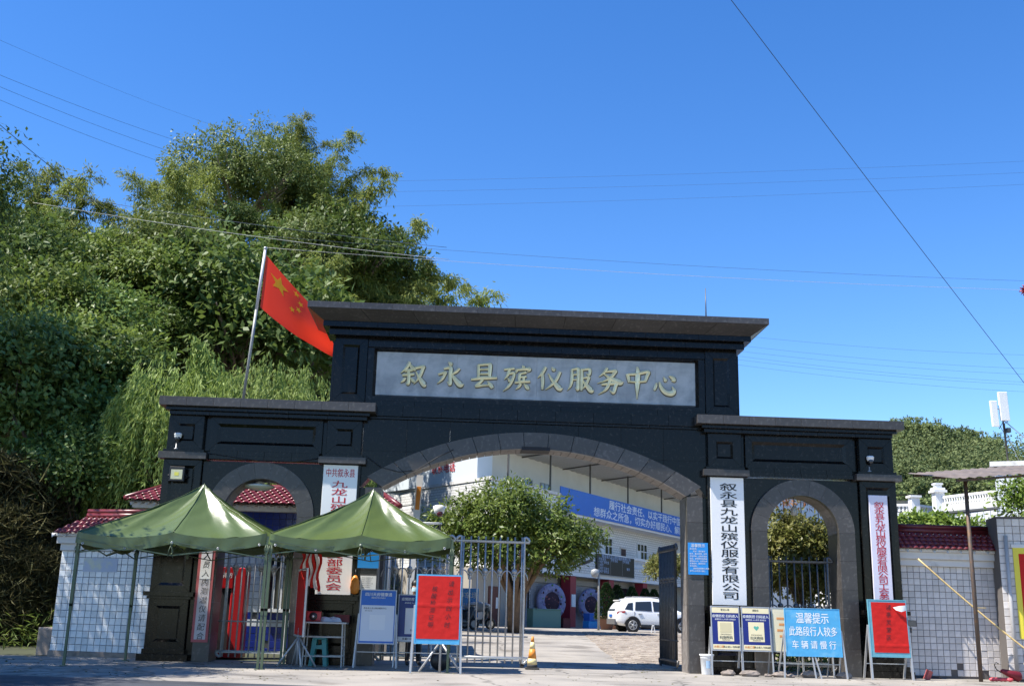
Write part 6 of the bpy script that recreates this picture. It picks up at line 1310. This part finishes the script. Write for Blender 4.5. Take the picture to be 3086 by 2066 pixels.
def tree(label,x,y,z,crown,trunk,czoff,group=None,rz=0,sc=1,name='broadleaf_tree',cat='tree'):
    t=thing(name,label,cat,(x,y,z),rz,group); 
    if trunk: link('trunk',trunk,None,t)
    link('crown',crown,None,t,(0,0,czoff)); t.scale=(sc,sc,sc); return t
def ground_at(x,y): return float(hgt(x,y))-.05
HT='trees on the wooded hill behind the gate'
# --- signature trees on the hill
Cbig=broadleaf('crown',(5.6,5,5.4),2100,11,.26,.12,LO,21,spread=.5,lobes=11,hollow=.72)
Tbig=trunk_mesh('trunk',11.5,.34,12,4,5.2,mat('pale_bark',(.22,.17,.12),rough=.9),low=.4)
def place(label,px,py,Y,top,crown,trunk,czoff,**k):
    """stand a tree so that its top, `top` above its base, shows at the given sight line"""
    co=np.empty(len(crown.vertices)*3,np.float32); crown.vertices.foreach_get('co',co); top=float(np.percentile(co[2::3],99.3))+czoff
    p=aV(px,py,Y); g=ground_at(p.x,Y); sc=min(2.2,max(.35,(p.z-g)/top)); return tree(label,p.x,Y,g,crown,trunk,czoff,group=HT,sc=sc,**k)
place('tallest open-crowned olive tree on the hill top above the flag',560,312,48,15.6,Cbig,Tbig,10.4)
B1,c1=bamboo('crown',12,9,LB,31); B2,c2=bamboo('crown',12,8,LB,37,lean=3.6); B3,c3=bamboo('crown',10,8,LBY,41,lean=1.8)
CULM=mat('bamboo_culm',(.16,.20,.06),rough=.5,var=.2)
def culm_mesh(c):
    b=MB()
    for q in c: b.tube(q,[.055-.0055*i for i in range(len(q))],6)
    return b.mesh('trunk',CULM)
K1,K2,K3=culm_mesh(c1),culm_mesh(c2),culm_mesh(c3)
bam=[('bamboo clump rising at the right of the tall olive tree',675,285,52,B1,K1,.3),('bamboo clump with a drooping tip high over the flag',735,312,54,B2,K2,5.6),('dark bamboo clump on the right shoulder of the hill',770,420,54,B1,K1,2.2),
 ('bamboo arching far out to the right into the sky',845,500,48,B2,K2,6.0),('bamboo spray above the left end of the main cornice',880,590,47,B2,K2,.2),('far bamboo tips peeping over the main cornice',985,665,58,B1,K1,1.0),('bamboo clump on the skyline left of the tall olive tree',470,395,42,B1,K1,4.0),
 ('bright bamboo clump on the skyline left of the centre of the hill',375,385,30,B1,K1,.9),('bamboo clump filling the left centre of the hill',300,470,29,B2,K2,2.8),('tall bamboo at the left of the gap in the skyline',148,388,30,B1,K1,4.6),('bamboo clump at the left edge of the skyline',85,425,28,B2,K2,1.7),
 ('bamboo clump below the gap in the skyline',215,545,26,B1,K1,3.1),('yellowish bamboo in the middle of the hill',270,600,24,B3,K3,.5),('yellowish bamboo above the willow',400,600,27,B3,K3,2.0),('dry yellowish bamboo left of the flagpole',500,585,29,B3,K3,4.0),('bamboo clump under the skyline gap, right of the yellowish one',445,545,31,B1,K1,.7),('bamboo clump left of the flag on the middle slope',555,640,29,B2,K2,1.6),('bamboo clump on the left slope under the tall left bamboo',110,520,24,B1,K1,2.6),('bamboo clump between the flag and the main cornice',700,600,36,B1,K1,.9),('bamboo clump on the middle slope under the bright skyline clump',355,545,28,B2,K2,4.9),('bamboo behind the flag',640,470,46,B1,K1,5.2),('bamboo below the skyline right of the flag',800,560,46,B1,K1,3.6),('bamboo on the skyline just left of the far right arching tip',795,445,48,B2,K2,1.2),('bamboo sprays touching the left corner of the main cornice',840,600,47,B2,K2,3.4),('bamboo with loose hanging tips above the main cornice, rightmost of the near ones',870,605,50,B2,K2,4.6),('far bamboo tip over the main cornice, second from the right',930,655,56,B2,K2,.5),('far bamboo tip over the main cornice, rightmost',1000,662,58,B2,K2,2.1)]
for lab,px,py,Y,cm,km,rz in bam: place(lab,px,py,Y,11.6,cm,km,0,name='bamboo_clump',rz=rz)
Cm=[broadleaf('crown',(3.4,3.4,3.2),900,15,.25,.115,LG,51,spread=.45),broadleaf('crown',(3.4,3.4,3.2),900,15,.24,.11,LD,52,spread=.45),broadleaf('crown',(3.6,3.6,3.0),1100,14,.23,.125,LBIG,53,spread=.5,droop=.15),broadleaf('crown',(3.2,3.2,3.4),850,14,.22,.10,LO,54,spread=.45)]
Tm=trunk_mesh('trunk',6.5,.2,8,9,3)
mids=[('dark leafy tree at the far left under the bamboo',35,480,19,1,0),('glossy green tree at the left edge of the hill',60,600,16,0,1),('green tree below the tall left bamboo',150,620,17,2,2),('broad green tree in the left middle of the hill',190,700,14.5,0,3),('dark tree in the shade left of the willow',240,770,13.5,1,4),('green tree above the willow to its left',330,690,20,1,5),('olive tree in the middle of the slope',400,640,25,3,.4),
 ('tree with pale leaves just left of the flagpole',520,640,25,2,1.4),('dark tree behind the flag pole top',585,560,24,1,2.4),('open twiggy tree behind the flag',680,500,42,3,3.1),('dark tree just right of the flag tip',745,560,46,1,4.1),('green tree above the left end of the main cornice',790,625,46,0,5.0),('dark tree filling the right shoulder of the hill',790,470,46,1,1.1),
 ('large-leaved tree at the left edge near the road',60,720,11.5,2,.7),('large-leaved tree left of the tiled wall',170,840,11,2,2.2),('dark tree at the left edge behind the reeds',20,820,12,1,3.3),('small tree behind the tiled wall',250,930,10.5,1,4.4),('small large-leaved tree above the tiled wall',215,1000,9.5,2,5.3),('tree at the hill foot left of the leftmost pier',330,900,12.5,1,.2),('olive tree on the upper left slope',420,500,25,3,1.9),('dark tree on the upper slope under the tall olive tree',560,470,42,1,2.9),('green tree on the upper slope right of the gap',330,540,23,0,3.9)]
for lab,px,py,Y,k,rz in mids: place(lab,px,py,Y,9.0,Cm[k],Tm,5.6,rz=rz)
# willow behind the guardhouse: two overlapping crowns are one row of two trees
WL=willow('crown',2.2,6.9,520,LW,61); WL2=willow('crown',3.3,6.4,640,LW,67)
tree('weeping willow hanging over the tiled wall, left of the leftmost pier',-10.9,9.6,.2,WL,trunk_mesh('trunk',6,.2,8,61,2.4),2.2,group='weeping willows behind the guardhouse',name='willow')
tree('weeping willow behind the left wing under the flagpole',-8.2,10.6,.25,WL2,trunk_mesh('trunk',6,.2,8,62,2.4),2.15,group='weeping willows behind the guardhouse',name='willow',rz=1)
# reeds at the left edge
def reeds(seed,n,H):
    g=np.random.default_rng(seed); P=np.stack([g.normal(0,1.0,n),g.normal(0,.9,n),g.random(n)**.8*H*.9],1); P[:,:2]*=(1.15-.5*(P[:,2:]/H)); D=unit(g.normal(size=(n,3))*.6+np.array([0,0,.15])); D[:,2]-=.2; U=unit(g.normal(size=(n,3))+np.array([0,0,1.]))
    return leaf_mesh('foliage',P,unit(D),U,g.uniform(.4,.9,n),g.uniform(.014,.028,n),g.random(n),LR)
R1=reeds(71,20000,5.2)
for i,(lab,x,y,sc) in enumerate((('tall brownish reed clump at the left edge of the photo',-16.0,7.5,1.1),('brownish reed clump beside the road at the left edge',-15.0,6.2,.78),('low reed clump behind the broken wall end',-13.9,6.0,.55))):
    t=thing('reed_clump',lab,'reeds',(x,y,0),i*1.3,'reeds at the foot of the hill'); link('foliage',R1,None,t); t.scale=(sc,sc,sc)
# undergrowth over the whole slope
def slope_cover(n,seed,L,W,m,xr,yr,cond,lift):
    g=np.random.default_rng(seed); nb=n//14; X=g.uniform(*xr,nb); Y=g.uniform(*yr,nb); Z=hgt(X,Y); k=cond(X,Y,Z); X,Y,Z=X[k],Y[k],Z[k]; nb=len(X); ci=np.repeat(np.arange(nb),14); nn=nb*14
    hb=g.uniform(.2,1,nb)*lift; P=np.stack([X,Y,Z],1)[ci]+g.normal(size=(nn,3))*np.array([.35,.35,.3])+np.stack([0*hb,0*hb,hb],1)[ci]*g.random((nn,1))
    D=unit(g.normal(size=(nn,3))+np.array([.0,-.4,.2])); U=unit(g.normal(size=(nn,3))*.5+np.array([0,-.2,1.])); T_=np.clip(g.random(nb)[ci]*.6+g.random(nn)*.4,0,1)
    return leaf_mesh('undergrowth',P,D,U,L*g.uniform(.7,1.3,nn),W*g.uniform(.7,1.3,nn),T_,m)
o=link('hill_undergrowth',slope_cover(150000,81,.26,.12,LD,(-36,2),(7.5,60),lambda X,Y,Z:Z>np.where(Y>1,.55*np.clip((Y-1)/21,0,1),0)+.3,1.5),None); o['kind']='stuff'
o=link('hill_undergrowth',slope_cover(50000,82,.22,.10,LD,(-36,2),(7.5,60),lambda X,Y,Z:Z>np.where(Y>1,.55*np.clip((Y-1)/21,0,1),0)+.3,1.3),None); o['kind']='stuff'
o=link('roadside_grass',slope_cover(16000,83,.25,.035,LG,(-30,-12),(4.2,8.2),lambda X,Y,Z:X<-11.9,.35),None); o['kind']='stuff'
# tree hanging in at the left edge, and its off-frame neighbours that shade the road
Cn=broadleaf('crown',(3.6,3.6,4.2),1500,11,.20,.085,LD,91,spread=.55,droop=.7,lobes=9); Tn_=trunk_mesh('trunk',9,.26,9,91,3)
tree('dark tree leaning into the top left corner',-19.2,7.0,.0,Cn,Tn_,12.6,group='roadside trees at the left edge')
for i,(lab,x,y,sc,rz) in enumerate((('roadside tree just outside the left edge, shading the tiled wall',-15.4,-2.6,.95,1.0),('roadside tree further outside the left edge',-18.5,-5.0,1.0,2.0),('roadside tree nearest the camera outside the left edge',-14.8,-8.4,.9,3.0),('roadside tree outside the left edge in front of the tents',-13.9,-5.4,.85,4.2))):
    tree(lab,x,y,0,Cn,Tn_,8.2,group='roadside trees at the left edge',sc=sc,rz=rz)
# courtyard fig tree before the hall
Cf=broadleaf('crown',(1,1,1),1900,13,.25,.095,LF,101,spread=.38,droop=.45,hollow=.62,LB_=[(-.2,-.3,.75,1.45),(-1.6,.3,.35,1.2),(-2.6,-.2,-.35,1.05),(-3.3,.2,-.75,.7),(.3,.2,1.55,.7),(1.3,.4,.55,1.3),(2.2,-.3,.0,1.1),(3.0,.2,-.45,.85),(3.6,0,-.3,.45),(1.9,-.6,-1.15,1.05),(.3,-.8,-.75,1.2),(-1.2,-.5,-.75,1.1),(-.5,1.2,.2,1.5),(1.2,1.4,-.2,1.4),(-2.2,1.,-.3,1.),(2.6,.2,-1.0,.7)])
p=court(1555,0,20); t=thing('fig_tree','spreading dark green fig tree in the courtyard seen through the main arch','tree',p)
b=MB(); FB=mat('fig_bark',(.20,.13,.075),rough=.85,var=.35,vs=5,bump=.6,bs=8)
for k in range(9):
    a=k*.7; b.tube([(.16*math.cos(a),.16*math.sin(a),0),(.22*math.cos(a+.5),.2*math.sin(a+.5),.8),(.32*math.cos(a+1),.3*math.sin(a+1),1.6),(1.0*math.cos(a+1.2),.8*math.sin(a+1.2),2.7),(2.1*math.cos(a+1.3),1.7*math.sin(a+1.3),3.7)],[.2,.16,.14,.09,.03],7)
b.build('trunk',FB,t); cf=link('crown',Cf,None,t,(-.5,0,4.25)); cf.scale=(.99,1.0,.82)
# clipped round shrub and the conical pots behind the car
Cr=broadleaf('crown',(.95,.95,1.05),420,12,.13,.06,LP,111,spread=.14,lobes=10,hollow=.8)
p=court(1995,0,18); tree('small round-headed shrub on a thin stem beside the open gate leaf','',0,0,None,None,0) if False else None
t=thing('round_shrub','round-headed shrub on a thin stem behind the open dark gate leaf','shrub',p); link('crown',Cr,None,t,(.28,0,2.55)); MB().tube([(.25,0,0),(.28,0,1.9)],[.05,.035],7).build('stem',BARK,t)
def cone_shrub(seed):
    g=np.random.default_rng(seed); n=2600; z=g.random(n)**1.2; a=g.uniform(0,6.28,n); r=.42*(1-z)**.6*(.85+.15*g.random(n)); P=np.stack([r*np.cos(a),r*np.sin(a),.35+1.25*z],1); D=unit(np.stack([np.cos(a),np.sin(a),0*a+.8],1)+g.normal(size=(n,3))*.4)
    return leaf_mesh('foliage',P,D,unit(g.normal(size=(n,3))+np.array([0,0,1.])),g.uniform(.07,.13,n),g.uniform(.03,.05,n),g.random(n),LTOP)
CS=cone_shrub(121); CPOT=MB().lathe([(.2,0),(.3,.42),(.33,.42),(.33,.47),(.28,.47)],n=14).mesh('pot',mat('clay_pot',(.2,.1,.07),rough=.8))
for lab,x,Y in (('conical shrub left of the rear of the white car',1828,33.5),('conical shrub behind the rear of the white car',1860,37),('conical shrub behind the middle of the white car',1905,40),('conical shrub above the front door of the white car',1945,43),('conical shrub nearest the open gate leaf behind the car',1972,44)):
    p=court(x,0,Y); t=thing('conical_shrub',lab,'shrub',p,0,'clipped conical shrubs in pots behind the car'); link('foliage',CS,None,t); link('pot',CPOT,None,t); t.scale=(1.5,1.5,1.5)
# photinia filling the right arch
Cp=broadleaf('crown',(1.5,1.25,2.1),2100,14,.15,.068,LP,131,spread=.2,lobes=12,hollow=.72); 
t=thing('photinia_bush','dense green and bronze bush filling the right arch','bush',(7.35,3.4,.1)); link('crown',Cp,None,t,(0,0,2.2)); link('stems',trunk_mesh('stems',2.6,.07,10,133,.9,low=.08),None,t)
Cq=broadleaf('young_shoots',(.8,.7,.2),26,6,.15,.05,LRED,132,spread=.18,lobes=6); link('young_shoots',Cq,None,t,(-.35,-.1,4.12))
o=link('ground_litter',slope_cover(2500,84,.2,.08,LO,(5.2,9.5),(1.6,4.5),lambda X,Y,Z:X>0,.25),None); o['kind']='stuff'
# hedge and bright bush on the right
Ch=broadleaf('foliage',(2.55,.7,.62),420,12,.18,.09,LH,141,spread=.24,lobes=14,hollow=.7)
t=thing('hedge','bright green hedge above the beige wall cap','hedge',(11.9,6.6,3.0)); link('foliage',Ch,None,t,(0,0,.95)); link('stems',trunk_mesh('stems',1.0,.05,8,141,1.8,low=.1),None,t)
t=thing('planter','raised planter bed under the bright hedge','planter',(11.9,6.6,0)); MB().box(-2.8,2.8,-.9,.9,0,3.0,.02).build('wall',STUCCO,t); MB().box(-2.6,2.6,-.75,.75,3.0,3.05).build('soil',SOIL,t)
Cb=broadleaf('crown',(1.3,1.2,1.45),520,12,.17,.08,LH,151,spread=.26,lobes=10,hollow=.65)
p=aV(2352,1165,4.5); t=thing('bright_bush','bright yellow-green bush above the tiled pilaster at the right edge','bush',(p.x+.6,4.5,0)); link('crown',Cb,None,t,(0,0,p.z)); link('trunk',trunk_mesh('trunk',p.z+.5,.1,7,151,1.0),None,t)
# wooded hill far right: one mass, with a row of nearer crowns in front that can be told apart
def far_wood(n,seed):
    g=np.random.default_rng(seed); Ps=[];Ds=[];Ns=[];Tn=[]; cl=[]
    while len(cl)<n:
        x,y=g.uniform(52,150),g.uniform(78,165); z=float(hgt(x,y))
        if z>2.5: cl.append((x,y,z))
    for x,y,z in cl:
        r=g.uniform(2.4,6.0); k=800; d=unit(g.normal(size=(k,3))); d[:,2]=np.abs(d[:,2])-.25; d=unit(d); q_=g.uniform(0,6.28,3); bump=1+.16*np.sin(d[:,:1]*9+q_[0])*np.sin(d[:,1:2]*9+q_[1])+.10*np.sin(d[:,2:]*12+q_[2])
        Ps.append(np.array([x,y,z+r*.95])+d*r*np.array([1,1,1.05])*bump*g.uniform(.8,1.05,(k,1))); Ds.append(unit(g.normal(size=(k,3)))); Ns.append(d); tb=g.random()**1.3; Tn.append(np.clip(tb*.85+g.random(k)*.2,0,1))
    P=np.concatenate(Ps);D=np.concatenate(Ds);T_=np.concatenate(Tn); m=len(P)
    return leaf_mesh('far_wood',P,D,unit(g.normal(size=(m,3))*.5+np.array([0,0,.25])+np.concatenate(Ns)),g.uniform(.28,.55,m),g.uniform(.2,.38,m),T_,LFAR)
o=link('far_wood',far_wood(700,161),None); o['kind']='stuff'
def knobbly(seed,n,r0,r1):
    g=np.random.default_rng(seed); d=unit(g.normal(size=(n,3))); d[:,2]=np.abs(d[:,2])-.15; d=unit(d); return [(*(v*r0*g.uniform(.8,1.05)),r1*g.uniform(.7,1.3)) for v in d]
Cfar=[broadleaf('crown',(1,1,1),1700,15,.36,.22,LFAR,171,spread=.35,hollow=.85,LB_=knobbly(171,46,5.2,1.15)),broadleaf('crown',(1,1,1),1700,15,.36,.22,LFAR,172,spread=.35,hollow=.85,LB_=knobbly(172,40,5.4,1.25))]
Tf=trunk_mesh('trunk',8,.35,6,171,4)
for lab,px,py,Y,k in (('rounded tree on the far hill just right of the rightmost capital',2075,1075,80,0),('rounded tree in the middle of the far hill side',2150,1050,88,1),('rounded tree on the far hill left of the thin post',2130,1105,70,0),('rounded tree on the far hill above the balustrade',2200,1080,80,1),('dark tree on the far hill skyline',2090,958,150,1),('broad tree on the far hill skyline left of the antenna',2150,965,150,0),('small tree on the far hill skyline behind the antenna',2225,990,150,1)):
    p=aV(px,py,Y); g_=ground_at(p.x,Y); tree(lab,p.x,Y,min(g_,p.z-9),Cfar[k],Tf,p.z-min(g_,p.z-9)-6,group='trees told apart on the far hill',name='far_tree')

# dry leaves and grit scattered over the forecourt
g_=np.random.default_rng(191); n_=650; LX=np.concatenate([g_.uniform(-13,-4,n_//2),g_.uniform(-12,12,n_//2)]); LY=g_.uniform(-6,.9,len(LX)); n_=len(LX)
o=link('fallen_leaves',leaf_mesh('fallen_leaves',np.stack([LX,LY,0*LX+.012],1),unit(np.stack([g_.normal(size=n_),g_.normal(size=n_),0*LX],1)),unit(g_.normal(size=(n_,3))*.25+np.array([0,0,1.])),g_.uniform(.04,.10,n_),g_.uniform(.02,.045,n_),g_.random(n_),LR),None); o['kind']='stuff'
